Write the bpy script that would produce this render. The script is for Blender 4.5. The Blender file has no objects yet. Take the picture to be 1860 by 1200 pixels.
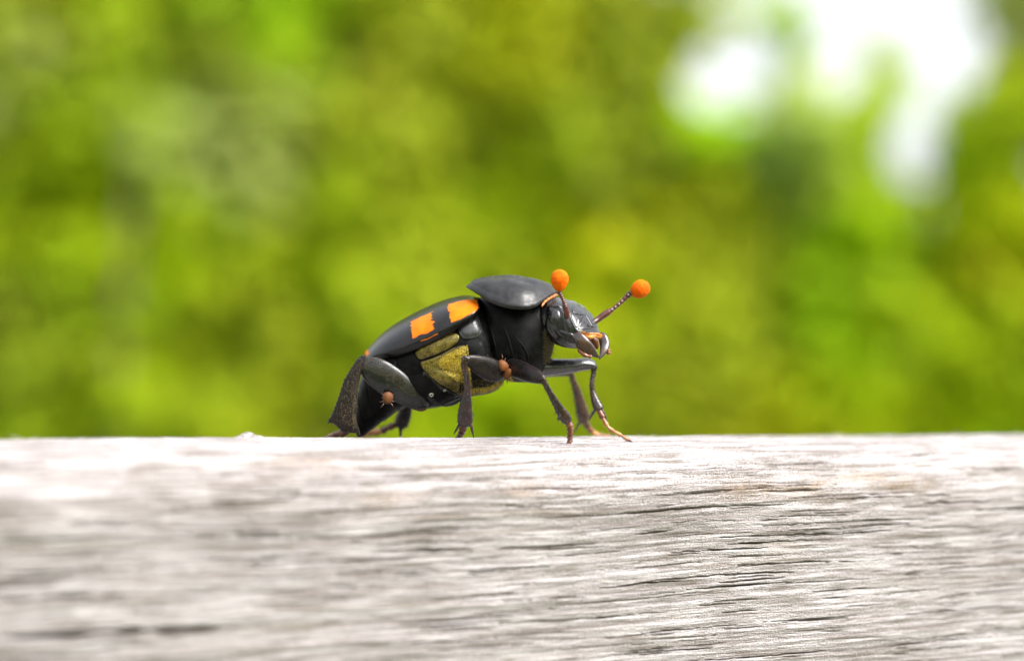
import bpy, math, random
import numpy as np
from mathutils import Vector
from mathutils.bvhtree import BVHTree

# All modelling numbers are millimetres; S turns them into metres when a mesh is made.
S = 0.001
rng = np.random.default_rng(7)
random.seed(7)
scene = bpy.context.scene
COL = scene.collection

# ------------------------------------------------------------------ camera, sky, sun, exposure
FPX = 4000.0                       # focal length in photograph pixels (photograph is 1860 x 1200)
CAM = np.array([0.0, -150.0, 1.3])
HORIZON = 760.0
PITCH = math.atan((HORIZON - 600.0) / FPX)
cam_d = bpy.data.cameras.new('camera')
cam = bpy.data.objects.new('camera', cam_d)
COL.objects.link(cam)
cam.location = CAM * S
cam.rotation_euler = (math.pi / 2 + PITCH, 0, 0)
cam_d.sensor_width = 36.0
cam_d.lens = 36.0 * FPX / 1860.0
cam_d.clip_start = 0.005
cam_d.clip_end = 2000.0
cam_d.dof.use_dof = True
cam_d.dof.focus_distance = 0.1468
cam_d.dof.aperture_fstop = cam_d.lens / 4.2
scene.camera = cam

SUN_EL, SUN_AZ = math.radians(46), math.radians(-32)      # azimuth measured from +X towards +Y
world = bpy.data.worlds.new('World')
scene.world = world
world.use_nodes = True
wn = world.node_tree
sky = wn.nodes.new('ShaderNodeTexSky')
sky.sky_type = 'NISHITA'
sky.sun_disc = False
sky.sun_elevation = SUN_EL
sky.sun_rotation = math.pi / 2 - SUN_AZ
sky.air_density = 1.0
sky.dust_density = 7.0
sky.ozone_density = 1.0
haze_white = wn.nodes.new('ShaderNodeHueSaturation')          # thin white overcast over the whole sky
haze_white.inputs['Saturation'].default_value = 0.35
haze_white.inputs['Value'].default_value = 1.25
wn.links.new(sky.outputs[0], haze_white.inputs['Color'])
cloud = wn.nodes.new('ShaderNodeMix')                          # even bright cloud veil
cloud.data_type = 'RGBA'
cloud.inputs[0].default_value = 0.5
cloud.inputs[7].default_value = (5.0, 5.1, 5.25, 1.0)
wn.links.new(haze_white.outputs[0], cloud.inputs[6])
wn.links.new(cloud.outputs[2], wn.nodes['Background'].inputs[0])
wn.nodes['Background'].inputs[1].default_value = 0.14
sun_d = bpy.data.lights.new('sun', 'SUN')
sun_d.energy = 3.2
sun_d.angle = math.radians(40)
sun_d.color = (1.0, 0.975, 0.94)
sun = bpy.data.objects.new('sun', sun_d)
COL.objects.link(sun)
sdir = Vector((math.cos(SUN_EL) * math.cos(SUN_AZ), math.cos(SUN_EL) * math.sin(SUN_AZ), math.sin(SUN_EL)))
sun.rotation_euler = sdir.to_track_quat('Z', 'Y').to_euler()
scene.view_settings.view_transform = 'Standard'
scene.view_settings.look = 'None'
scene.view_settings.gamma = 1.0
scene.view_settings.use_curve_mapping = False
scene.view_settings.exposure = 1.22
scene.cycles.use_denoising = True
scene.cycles.max_bounces = 10
scene.cycles.diffuse_bounces = 6
scene.cycles.use_fast_gi = False

# ------------------------------------------------------------------ geometry helpers
def nrm(v):
    v = np.asarray(v, float)
    return v / np.maximum(np.linalg.norm(v, axis=-1, keepdims=True), 1e-12)

def ray(px, py):
    x, z = (px - 930.0) / FPX, -(py - 600.0) / FPX
    c, s = math.cos(PITCH), math.sin(PITCH)
    return np.array([x, c - z * s, s + z * c])

def P(px, py, dep):
    """point seen at (px,py) standing dep mm beyond the beetle's middle"""
    d = ray(px, py)
    return CAM + d * (150.0 + dep) / d[1]

class Frame:
    """a sagittal plane (upright, turned by psi towards the viewer) with lateral axis r"""
    def __init__(self, psi, origin):
        p = math.radians(psi)
        self.f = np.array([math.cos(p), -math.sin(p), 0.0])
        self.r = np.array([-math.sin(p), -math.cos(p), 0.0])
        self.o = np.asarray(origin, float)
    def at(self, px, py, r=0.0):
        d = ray(px, py)
        t = (r - np.dot(CAM - self.o, self.r)) / np.dot(d, self.r)
        return CAM + d * t
    def loc(self, p):
        q = np.asarray(p) - self.o
        return np.array([q @ self.f, q @ self.r, q[2]])
    def wld(self, a, r, z):
        return self.o + np.multiply.outer(a, self.f) + np.multiply.outer(r, self.r) + np.multiply.outer(z, np.array([0, 0, 1.0]))
    def mirror(self, p):
        q = np.asarray(p) - self.o
        return np.asarray(p) - 2 * np.multiply.outer(q @ self.r, self.r)

BODY = Frame(10.0, (0, 0, 0))

def cr(pts, n, closed=False):
    """centripetal-ish Catmull-Rom through control rows, n samples"""
    p = np.asarray(pts, float)
    if closed:
        p = np.vstack([p[-1], p, p[0], p[1]])
    else:
        p = np.vstack([2 * p[0] - p[1], p, 2 * p[-1] - p[-2]])
    k = len(p) - 3
    seg = np.linalg.norm(np.diff(p[1:-1], axis=0), axis=1) ** 0.75 + 1e-9
    cum = np.concatenate([[0], np.cumsum(seg)])
    t = np.linspace(0, cum[-1], n, endpoint=not closed)
    i = np.clip(np.searchsorted(cum, t, side='right') - 1, 0, k - 1)
    x = ((t - cum[i]) / seg[i])[:, None]
    a, b, c, d = p[i], p[i + 1], p[i + 2], p[i + 3]
    return 0.5 * ((2 * b) + (c - a) * x + (2 * a - 5 * b + 4 * c - d) * x ** 2 + (3 * b - a - 3 * c + d) * x ** 3)

def grid_faces(n, m, close_m=True, off=0):
    i, j = np.meshgrid(np.arange(n - 1), np.arange(m if close_m else m - 1), indexing='ij')
    j2 = (j + 1) % m
    return np.stack([i * m + j, i * m + j2, (i + 1) * m + j2, (i + 1) * m + j], -1).reshape(-1, 4) + off

class MB:
    """collects vertices and faces (quads and triangles) for ONE mesh"""
    def __init__(self):
        self.v, self.f, self.n, self.uv = [], [], 0, []
    def add(self, v, f, uv=None):
        v = np.asarray(v, float).reshape(-1, 3)
        self.v.append(v)
        self.f += [tuple(int(q) + self.n for q in t) for t in f]
        self.uv.append(np.zeros((len(v), 2)) if uv is None else np.asarray(uv, float))
        self.n += len(v)
        return self
    def verts(self):
        return np.vstack(self.v)

def link(o, parent=None):
    COL.objects.link(o)
    if parent is not None:
        o.parent = parent
    return o

def tag(o, label=None, cat=None, group=None, kind=None):
    for k, v in (('label', label), ('category', cat), ('group', group), ('kind', kind)):
        if v:
            o[k] = v
    return o

def empty(name, loc=(0, 0, 0)):
    o = bpy.data.objects.new(name, None)
    o.empty_display_size = 0.002
    o.location = np.asarray(loc) * S
    return link(o)

def mk(name, mb, mat, parent=None, smooth=True, origin=(0, 0, 0), solid=0.0, sub=0):
    me = bpy.data.meshes.new(name)
    V = (mb.verts() - np.asarray(origin)) * S
    me.from_pydata(V.tolist(), [], mb.f)
    uv = np.vstack(mb.uv)
    if uv.any():
        lay = me.uv_layers.new(name='UVMap')
        idx = np.empty(len(me.loops), np.int32)
        me.loops.foreach_get('vertex_index', idx)
        lay.data.foreach_set('uv', uv[idx].astype(np.float32).ravel())
    if smooth:
        me.polygons.foreach_set('use_smooth', np.ones(len(me.polygons), bool))
    me.materials.append(mat)
    me.update()
    o = link(bpy.data.objects.new(name, me), parent)
    if parent is None:
        o.location = np.asarray(origin) * S
    if solid:
        m = o.modifiers.new('thickness', 'SOLIDIFY')
        m.thickness = solid * S
        m.offset = -1
    if sub:
        m = o.modifiers.new('round', 'SUBSURF')
        m.levels = m.render_levels = sub
    return o

VIEW = np.array([0.0, 1.0, 0.0])

def tube(ctrl, n=40, m=18, flat=1.0, mod=None, mb=None, side=None, e=2.0):
    """ctrl rows: x y z half-width(mm in the side direction). flat = thickness / width. Rounded ends."""
    c = cr(ctrl, n)
    p, w = c[:, :3], np.maximum(c[:, 3], 0.004)
    T = nrm(np.gradient(p, axis=0))
    ref = VIEW if side is None else np.asarray(side, float)
    A = nrm(np.cross(T, ref) + 1e-6 * np.array([1.0, 0, 0.3]))
    Bx = nrm(np.cross(T, A))
    th = np.linspace(0, 2 * math.pi, m, endpoint=False)
    ct, st = np.cos(th), np.sin(th)
    ct = np.sign(ct) * np.abs(ct) ** (2 / e)
    st = np.sign(st) * np.abs(st) ** (2 / e)
    fl = c[:, 4] if c.shape[1] > 4 else np.full(n, flat)
    k = np.ones((n, m)) if mod is None else mod(np.linspace(0, 1, n)[:, None], th[None, :])
    V = p[:, None] + (w[:, None] * k * ct)[..., None] * A[:, None] + ((w * fl)[:, None] * k * st)[..., None] * Bx[:, None]
    V = V.reshape(-1, 3)
    mb = mb or MB()
    caps = np.vstack([V, p[0] - T[0] * w[0] * 0.5, p[-1] + T[-1] * w[-1] * 0.5])
    F = [tuple(f) for f in grid_faces(n, m)]
    F += [(n * m, (j + 1) % m, j) for j in range(m)]
    F += [(n * m + 1, (n - 1) * m + j, (n - 1) * m + (j + 1) % m) for j in range(m)]
    uv = np.vstack([np.stack(np.meshgrid(np.linspace(0, 1, n), np.linspace(0, 1, m), indexing='ij'), -1).reshape(-1, 2), [[0, 0.5], [1, 0.5]]])
    return mb.add(caps, F, uv)

def blade(outer, inner, dep, thick, n=90, m=24, teeth=0, tooth=0.0):
    """a flat limb between two traced edges (px, py), lens-shaped in section, with a toothed outer edge"""
    q = cr([list(P(a[0], a[1], d)) + list(P(b[0], b[1], d)) + [t] for a, b, d, t in zip(outer, inner, dep, thick)], n)
    th = np.linspace(0, 2 * math.pi, m, endpoint=False)
    V = []
    for i in range(n):
        O, I, t = q[i, :3], q[i, 3:6], q[i, 6]
        c, h = (O + I) / 2, (O - I) / 2
        ph = i / (n - 1) * teeth
        tw = tooth * (ph - math.floor(ph)) if teeth else 0.0
        ct, st = np.cos(th), np.sin(th)
        V.append(c + np.multiply.outer(np.sign(ct) * np.abs(ct) ** 0.85, h) + np.multiply.outer(np.where(ct > 0.9, tw, 0.0), nrm(h)) - np.multiply.outer(st * t / 2, VIEW))
    V = np.array(V)
    V2 = np.vstack([V.reshape(-1, 3), V[0].mean(0), V[-1].mean(0)])
    F = [tuple(f) for f in grid_faces(n, m)]
    F += [(n * m, (j + 1) % m, j) for j in range(m)]
    F += [(n * m + 1, (n - 1) * m + j, (n - 1) * m + (j + 1) % m) for j in range(m)]
    uv = np.zeros((len(V2), 2))
    return MB().add(V2, F, uv)

def px_ctrl(rows):
    """rows (px, py, depth, full width in px) -> x y z half-width"""
    out = []
    for r in rows:
        dep = r[2]
        out.append(list(P(r[0], r[1], dep)) + [r[3] * (150 + dep) / FPX / 2] + list(r[4:]))
    return out

def loft(frame, st, n=80, m=48, mod=None):
    """st rows: top px,py, bottom px,py, half width, centre height fraction, exponent"""
    rows = []
    for tx, ty, bx, by, w, c, e in st:
        rows.append(list(frame.at(tx, ty)) + list(frame.at(bx, by)) + [w, c, e])
    q = cr(rows, n)
    th = np.linspace(0, 2 * math.pi, m, endpoint=False)
    V = np.zeros((n, m, 3))
    for i in range(n):
        T, Bt, w, c, e = q[i, :3], q[i, 3:6], max(q[i, 6], 0.02), q[i, 7], max(q[i, 8], 1.2)
        cen = Bt + (T - Bt) * c
        ct, sn = np.cos(th), np.sin(th)
        lat = w * np.sign(ct) * np.abs(ct) ** (2 / e)
        ver = np.sign(sn) * np.abs(sn) ** (2 / e)
        k = np.ones(m) if mod is None else mod(i / (n - 1), th)
        V[i] = cen + np.multiply.outer(lat * k, frame.r) + np.where(ver > 0, ver, 0)[:, None] * (T - cen) * k[:, None] + np.where(ver < 0, -ver, 0)[:, None] * (Bt - cen) * k[:, None]
    mb = MB()
    V2 = np.vstack([V.reshape(-1, 3), V[0].mean(0), V[-1].mean(0)])
    F = [tuple(f) for f in grid_faces(n, m)]
    F += [(n * m, (j + 1) % m, j) for j in range(m)]
    F += [(n * m + 1, (n - 1) * m + j, (n - 1) * m + (j + 1) % m) for j in range(m)]
    uv = np.vstack([np.stack(np.meshgrid(np.linspace(0, 1, n), np.linspace(0, 1, m), indexing='ij'), -1).reshape(-1, 2), [[0, 0.5], [1, 0.5]]])
    return mb.add(V2, F, uv)

def bvh_of(objs):
    vs, fs, n = [], [], 0
    for mb in objs:
        v = mb.verts()
        vs += v.tolist()
        fs += [tuple(i + n for i in f) for f in mb.f]
        n += len(v)
    return BVHTree.FromPolygons(vs, fs)

def hit(bvh, px, py):
    d = ray(px, py)
    loc, no, _, _ = bvh.ray_cast(Vector(CAM), Vector(d).normalized())
    if loc is None:
        return None
    no = np.array(no)
    if no @ d > 0:
        no = -no
    return np.array(loc), no

def dome(rim, height, up, rings=14, power=2.4, n=72, lip=0.0, centre=None, mb=None, skirt=0.0):
    """a domed plate over a closed 3-D rim"""
    R = cr(rim, n, closed=True)
    c = R.mean(0) if centre is None else np.asarray(centre, float)
    up = nrm(up)
    ts = np.linspace(0, 1, rings + 1)[1:]
    V = [c + up * height]
    for t in ts:
        h = height * (1 - t ** power) ** 0.8
        if lip:
            h += lip * np.exp(-((t - 1.0) / 0.06) ** 2) - lip * 0.7 * np.exp(-((t - 0.88) / 0.06) ** 2)
        V += list(c + (R - c) * t + up * h)
    k = rings
    F = [(0, 1 + j, 1 + (j + 1) % n) for j in range(n)]
    for i in range(k - 1):
        a, b = 1 + i * n, 1 + (i + 1) * n
        F += [(a + j, b + j, b + (j + 1) % n, a + (j + 1) % n) for j in range(n)]
    if skirt:
        V += list(c + (R - c) * 0.985 - up * skirt)
        a, b = 1 + (k - 1) * n, 1 + k * n
        F += [(a + j, b + j, b + (j + 1) % n, a + (j + 1) % n) for j in range(n)]
    mb = mb or MB()
    V = np.array(V)
    if np.dot(np.cross(R[n // 4] - R[0], R[n // 2] - R[0]), up) < 0:
        F = [f[::-1] for f in F]
    return mb.add(V, F)

def add_hair(mb, p, d, L, w):
    """one bristle: a slim three-sided spike, bent once"""
    d = nrm(d)
    a = nrm(np.cross(d, [0.3, 0.2, 0.9]))
    b = np.cross(d, a)
    ring = [p + w * (math.cos(q) * a + math.sin(q) * b) for q in (0, 2.094, 4.189)]
    mid = [p + d * L * 0.55 + 0.7 * w * (math.cos(q) * a + math.sin(q) * b) for q in (0, 2.094, 4.189)]
    tip = p + d * L + np.array([0, 0, -0.12 * L])
    F = []
    for j in range(3):
        k = (j + 1) % 3
        F += [(j, k, 3 + k, 3 + j), (3 + j, 3 + k, 6)]
    mb.add(ring + mid + [tip], F)

# ------------------------------------------------------------------ material helpers
def newmat(name):
    m = bpy.data.materials.new(name)
    m.use_nodes = True
    nt = m.node_tree
    return m, nt, nt.nodes['Principled BSDF']

def N(nt, typ, ins=None, **props):
    n = nt.nodes.new(typ)
    for k, v in props.items():
        setattr(n, k, v)
    for k, v in (ins or {}).items():
        s = n.inputs[k]
        if hasattr(v, 'links') or isinstance(v, bpy.types.NodeSocket):
            nt.links.new(v, s)
        else:
            s.default_value = v
    return n

def M_(nt, op, a, b=None, c=None, clamp=False):
    ins = {0: a}
    if b is not None:
        ins[1] = b
    if c is not None:
        ins[2] = c
    n = N(nt, 'ShaderNodeMath', ins, operation=op)
    n.use_clamp = clamp
    return n.outputs[0]

def mapr(nt, v, a, b, lo=0.0, hi=1.0):
    n = N(nt, 'ShaderNodeMapRange', {0: v, 1: a, 2: b, 3: lo, 4: hi})
    n.interpolation_type = 'SMOOTHSTEP'
    return n.outputs[0]

def mix(nt, f, a, b):
    n = N(nt, 'ShaderNodeMix', data_type='RGBA')
    for sock, v in ((n.inputs[0], f), (n.inputs[6], a), (n.inputs[7], b)):
        if isinstance(v, bpy.types.NodeSocket):
            nt.links.new(v, sock)
        else:
            sock.default_value = v if not isinstance(v, tuple) else (*v[:3], 1.0)
    return n.outputs[2]

def noise(nt, vec, scale, detail=3.0, rough=0.55, dist=0.0):
    return N(nt, 'ShaderNodeTexNoise', {'Vector': vec, 'Scale': scale, 'Detail': detail, 'Roughness': rough, 'Distortion': dist}).outputs[0]

def objco(nt):
    return N(nt, 'ShaderNodeTexCoord').outputs['Object']

def bump(nt, bsdf, h, strength, dist_mm):
    b = N(nt, 'ShaderNodeBump', {'Strength': strength, 'Distance': dist_mm * S, 'Height': h})
    nt.links.new(b.outputs[0], bsdf.inputs['Normal'])
    return b

def chitin(name, col, rough=0.32, grain=0.012, gscale=6000.0, col2=None, pits=0.0, pscale=5200.0, coat=0.25, sss=0.0, spec=0.5):
    m, nt, b = newmat(name)
    oc = objco(nt)
    n1 = noise(nt, oc, gscale * 0.25, 4)
    c2 = col2 or tuple(min(1, x * 1.8 + 0.004) for x in col)
    nt.links.new(mix(nt, mapr(nt, n1, 0.35, 0.7), col, c2), b.inputs['Base Color'])
    nt.links.new(mapr(nt, noise(nt, oc, gscale * 0.5, 3), 0.3, 0.75, rough * 0.75, rough * 1.35), b.inputs['Roughness'])
    b.inputs['Coat Weight'].default_value = coat
    b.inputs['Coat Roughness'].default_value = 0.18
    b.inputs['Specular IOR Level'].default_value = spec
    if sss:
        b.inputs['Subsurface Weight'].default_value = sss
        b.inputs['Subsurface Radius'].default_value = (0.0006, 0.0003, 0.0001)
        b.inputs['Subsurface Scale'].default_value = 0.5
    h = noise(nt, oc, gscale, 4)
    if pits:
        vo = N(nt, 'ShaderNodeTexVoronoi', {'Vector': oc, 'Scale': pscale})
        pit = mapr(nt, vo.outputs['Distance'], 0.12, 0.42)
        h = M_(nt, 'ADD', M_(nt, 'MULTIPLY', h, 0.4), M_(nt, 'MULTIPLY', pit, pits))
    bump(nt, b, h, 0.8, grain)
    return m

BLACK = chitin('black chitin', (0.003, 0.003, 0.0035), 0.27, 0.010, pits=0.5, pscale=9000, coat=0.25, spec=0.45)
THORAX = chitin('thorax chitin', (0.0018, 0.0018, 0.002), 0.45, 0.014, pits=0.5, pscale=8000, coat=0.0, spec=0.1)
PRONOT = chitin('pronotum chitin', (0.004, 0.004, 0.0048), 0.40, 0.008, pits=0.5, pscale=8500, coat=0.12, spec=0.45)
HEADM = chitin('head chitin', (0.006, 0.006, 0.0075), 0.22, 0.006, pits=0.3, pscale=9500, coat=0.4, spec=0.5)
LEGM = chitin('leg chitin', (0.007, 0.006, 0.006), 0.33, 0.015, col2=(0.014, 0.009, 0.008), pits=0.8, pscale=7000, coat=0.1, spec=0.22)
GLOSSLEG = chitin('glossy leg chitin', (0.010, 0.010, 0.012), 0.24, 0.012, pits=0.5, pscale=6500, coat=0.6, spec=0.7)
TIBIA = chitin('tibia chitin', (0.012, 0.007, 0.0065), 0.24, 0.02, col2=(0.034, 0.014, 0.011), pits=1.0, pscale=6000, coat=0.25, spec=0.5)
HINDTIB = chitin('hind tibia chitin', (0.009, 0.0065, 0.005), 0.4, 0.02, col2=(0.018, 0.012, 0.009), pits=0.8, pscale=6500, coat=0.0, spec=0.25)
BROWNTIB = chitin('brown tibia chitin', (0.028, 0.012, 0.006), 0.32, 0.03, col2=(0.065, 0.026, 0.010), pits=0.8)
TARSUS = chitin('tarsus chitin', (0.075, 0.020, 0.012), 0.3, 0.015, col2=(0.19, 0.06, 0.02), sss=0.25)
TARSUSY = chitin('pale tarsus chitin', (0.38, 0.17, 0.04), 0.3, 0.015, col2=(0.16, 0.06, 0.02), sss=0.4)
GOLDP_MET = 0.55
ANT = chitin('antenna chitin', (0.045, 0.010, 0.009), 0.25, 0.01, col2=(0.085, 0.02, 0.016))
CLUB = chitin('orange club', (0.60, 0.082, 0.0005), 0.7, 0.03, gscale=9000, col2=(0.68, 0.125, 0.001), coat=0.0, sss=0.25, spec=0.1)
ORANGE = chitin('orange membrane', (0.24, 0.07, 0.012), 0.3, 0.02, gscale=14000, col2=(0.58, 0.25, 0.05), sss=0.2)
EYEM = chitin('eye', (0.008, 0.008, 0.010), 0.16, 0.01, pits=0.8, pscale=16000, coat=0.6)
MANDM = chitin('mandible chitin', (0.018, 0.014, 0.016), 0.2, 0.008, col2=(0.05, 0.02, 0.014), coat=0.6)
MOUTHM = chitin('mouth chitin', (0.08, 0.022, 0.010), 0.3, 0.01, col2=(0.2, 0.07, 0.02))
GOLDP = chitin('golden sclerite', (0.07, 0.055, 0.012), 0.30, 0.02, col2=(0.16, 0.125, 0.018), pits=0.6, pscale=4200)
GOLDP.node_tree.nodes['Principled BSDF'].inputs['Metallic'].default_value = GOLDP_MET
MIDHAIR = chitin('bronze hair', (0.30, 0.22, 0.03), 0.35, 0.0, col2=(0.42, 0.31, 0.05), coat=0.0)
GREYP = chitin('grey sclerite', (0.02, 0.02, 0.023), 0.3, 0.015, pits=0.3)
GOLDHAIR = chitin('golden hair', (0.66, 0.48, 0.035), 0.26, 0.0, col2=(0.78, 0.60, 0.09), coat=0.0)
DULLHAIR = chitin('dull hair', (0.11, 0.08, 0.028), 0.45, 0.0, col2=(0.17, 0.12, 0.045), coat=0.0)
BRISTLE = chitin('dark bristle', (0.03, 0.02, 0.015), 0.4, 0.0)
MITEM = chitin('mite skin', (0.075, 0.028, 0.010), 0.5, 0.02, col2=(0.12, 0.045, 0.016), coat=0.0, spec=0.2)
MITEO = chitin('orange mite skin', (0.085, 0.028, 0.007), 0.5, 0.02, col2=(0.16, 0.055, 0.014), coat=0.0, spec=0.2)
MITEL = chitin('mite leg', (0.06, 0.026, 0.011), 0.4, 0.01, col2=(0.09, 0.04, 0.017))
PALE = chitin('pale dot', (0.36, 0.33, 0.26), 0.4, 0.02, col2=(0.45, 0.42, 0.36))

def elytra_mat():
    m, nt, b = newmat('elytron with orange bands')
    oc = objco(nt)
    uvn = N(nt, 'ShaderNodeUVMap', uv_map='UVMap')
    sep = N(nt, 'ShaderNodeSeparateXYZ', {0: uvn.outputs[0]})
    wob = noise(nt, oc, 2600, 3, 0.6)
    wob2 = noise(nt, oc, 1700, 2, 0.5)
    u = M_(nt, 'ADD', sep.outputs[0], M_(nt, 'MULTIPLY', M_(nt, 'SUBTRACT', wob, 0.5), 0.07))
    v = M_(nt, 'ADD', sep.outputs[1], M_(nt, 'MULTIPLY', M_(nt, 'SUBTRACT', wob2, 0.5), 0.10))
    def box(u0, u1, v0, v1, eu=0.006, ev=0.02):
        a = M_(nt, 'MULTIPLY', mapr(nt, u, u0 - eu, u0 + eu), mapr(nt, u, u1 - eu, u1 + eu, 1.0, 0.0))
        c = M_(nt, 'MULTIPLY', mapr(nt, v, v0 - ev, v0 + ev), mapr(nt, v, v1 - ev, v1 + ev, 1.0, 0.0))
        return M_(nt, 'MULTIPLY', a, c)
    f = box(*SPOT_FRONT)
    for s in (SPOT_REAR, SPOT_EDGE, SPOT_TIP):
        f = M_(nt, 'MAXIMUM', f, box(*s))
    on = mix(nt, mapr(nt, noise(nt, oc, 900, 3), 0.3, 0.75), (0.60, 0.115, 0.001), (0.68, 0.17, 0.003))
    bl = mix(nt, mapr(nt, noise(nt, oc, 1500, 4), 0.35, 0.7), (0.004, 0.0039, 0.0045), (0.009, 0.008, 0.009))
    nt.links.new(mix(nt, f, bl, on), b.inputs['Base Color'])
    nt.links.new(mapr(nt, f, 0, 1, 0.27, 0.45), b.inputs['Roughness'])
    nt.links.new(mapr(nt, f, 0, 1, 0.15, 0.0), b.inputs['Coat Weight'])
    b.inputs['Coat Roughness'].default_value = 0.25
    vo = N(nt, 'ShaderNodeTexVoronoi', {'Vector': oc, 'Scale': 6500.0})
    h = M_(nt, 'ADD', M_(nt, 'MULTIPLY', mapr(nt, vo.outputs['Distance'], 0.08, 0.4), 0.6), M_(nt, 'MULTIPLY', noise(nt, oc, 5200, 3), 0.5))
    bump(nt, b, h, 0.7, 0.016)
    nt.links.new(mapr(nt, f, 0, 1, 0.3, 0.12), b.inputs['Specular IOR Level'])
    return m

SPOT_FRONT = (0.015, 0.255, 0.40, 0.97)
SPOT_REAR = (0.385, 0.55, 0.44, 0.93)
SPOT_EDGE = (0.37, 0.50, 1.03, 1.055)
SPOT_TIP = (0.955, 1.2, 0.0, 0.75)
ELYTRA = elytra_mat()

# ------------------------------------------------------------------ numpy noise for the weathered wood
def vnoise(x, y, seed):
    r = np.random.default_rng(seed)
    G = r.random((256, 256)) * 2 - 1
    xi, yi = np.floor(x).astype(int), np.floor(y).astype(int)
    fx, fy = x - xi, y - yi
    fx = fx * fx * (3 - 2 * fx)
    fy = fy * fy * (3 - 2 * fy)
    a, b = G[xi & 255, yi & 255], G[(xi + 1) & 255, yi & 255]
    c, d = G[xi & 255, (yi + 1) & 255], G[(xi + 1) & 255, (yi + 1) & 255]
    return (a + (b - a) * fx) * (1 - fy) + (c + (d - c) * fx) * fy

def fbm(x, y, seed, oct=4, gain=0.5):
    s, a, t = 0, 1.0, 0
    for k in range(oct):
        s = s + a * vnoise(x * 2 ** k + 17.3 * k, y * 2 ** k + 5.1 * k, seed + k)
        t += a
        a *= gain
    return s / t

# ------------------------------------------------------------------ the wooden rail
YAW = math.radians(30)
UX = np.array([math.cos(YAW), math.sin(YAW), 0])
NX = np.array([-math.sin(YAW), math.cos(YAW), 0])       # away from the viewer, across the rail

def profile():
    """cross-section of the rail as (distance along the section, s, z, normal)"""
    def walk(sign, segs):
        s = z = ang = v = 0.0
        out = [(0.0, 0.0, 0.0, 0.0)]
        for kind, amount, rad in segs:
            done = 0.0
            while done < amount - 1e-9:
                h = 0.03
                if kind == 'turn':
                    ang += h / rad
                    done += h / rad
                else:
                    done += h
                s += sign * h * math.cos(ang)
                z -= h * math.sin(ang)
                v += h
                out.append((sign * v, s, z, ang))
        return np.array(out)
    near = walk(-1, [('turn', 0.17, 36.0), ('turn', 1.36, 4.6), ('line', 52.0, 0)])
    far = walk(1, [('turn', 0.26, 85.0), ('turn', 1.30, 5.0), ('line', 52.0, 0)])
    return near, far
PN, PF = profile()

def sec(v):
    """v < 0 towards the viewer. returns s, z, normal_s, normal_z"""
    v = np.asarray(v, float)
    s = np.where(v < 0, np.interp(-v, -PN[:, 0], PN[:, 1]), np.interp(v, PF[:, 0], PF[:, 1]))
    z = np.where(v < 0, np.interp(-v, -PN[:, 0], PN[:, 2]), np.interp(v, PF[:, 0], PF[:, 2]))
    a = np.where(v < 0, -np.interp(-v, -PN[:, 0], PN[:, 3]), np.interp(v, PF[:, 0], PF[:, 3]))
    return s, z, np.sin(a), np.cos(a)

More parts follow.
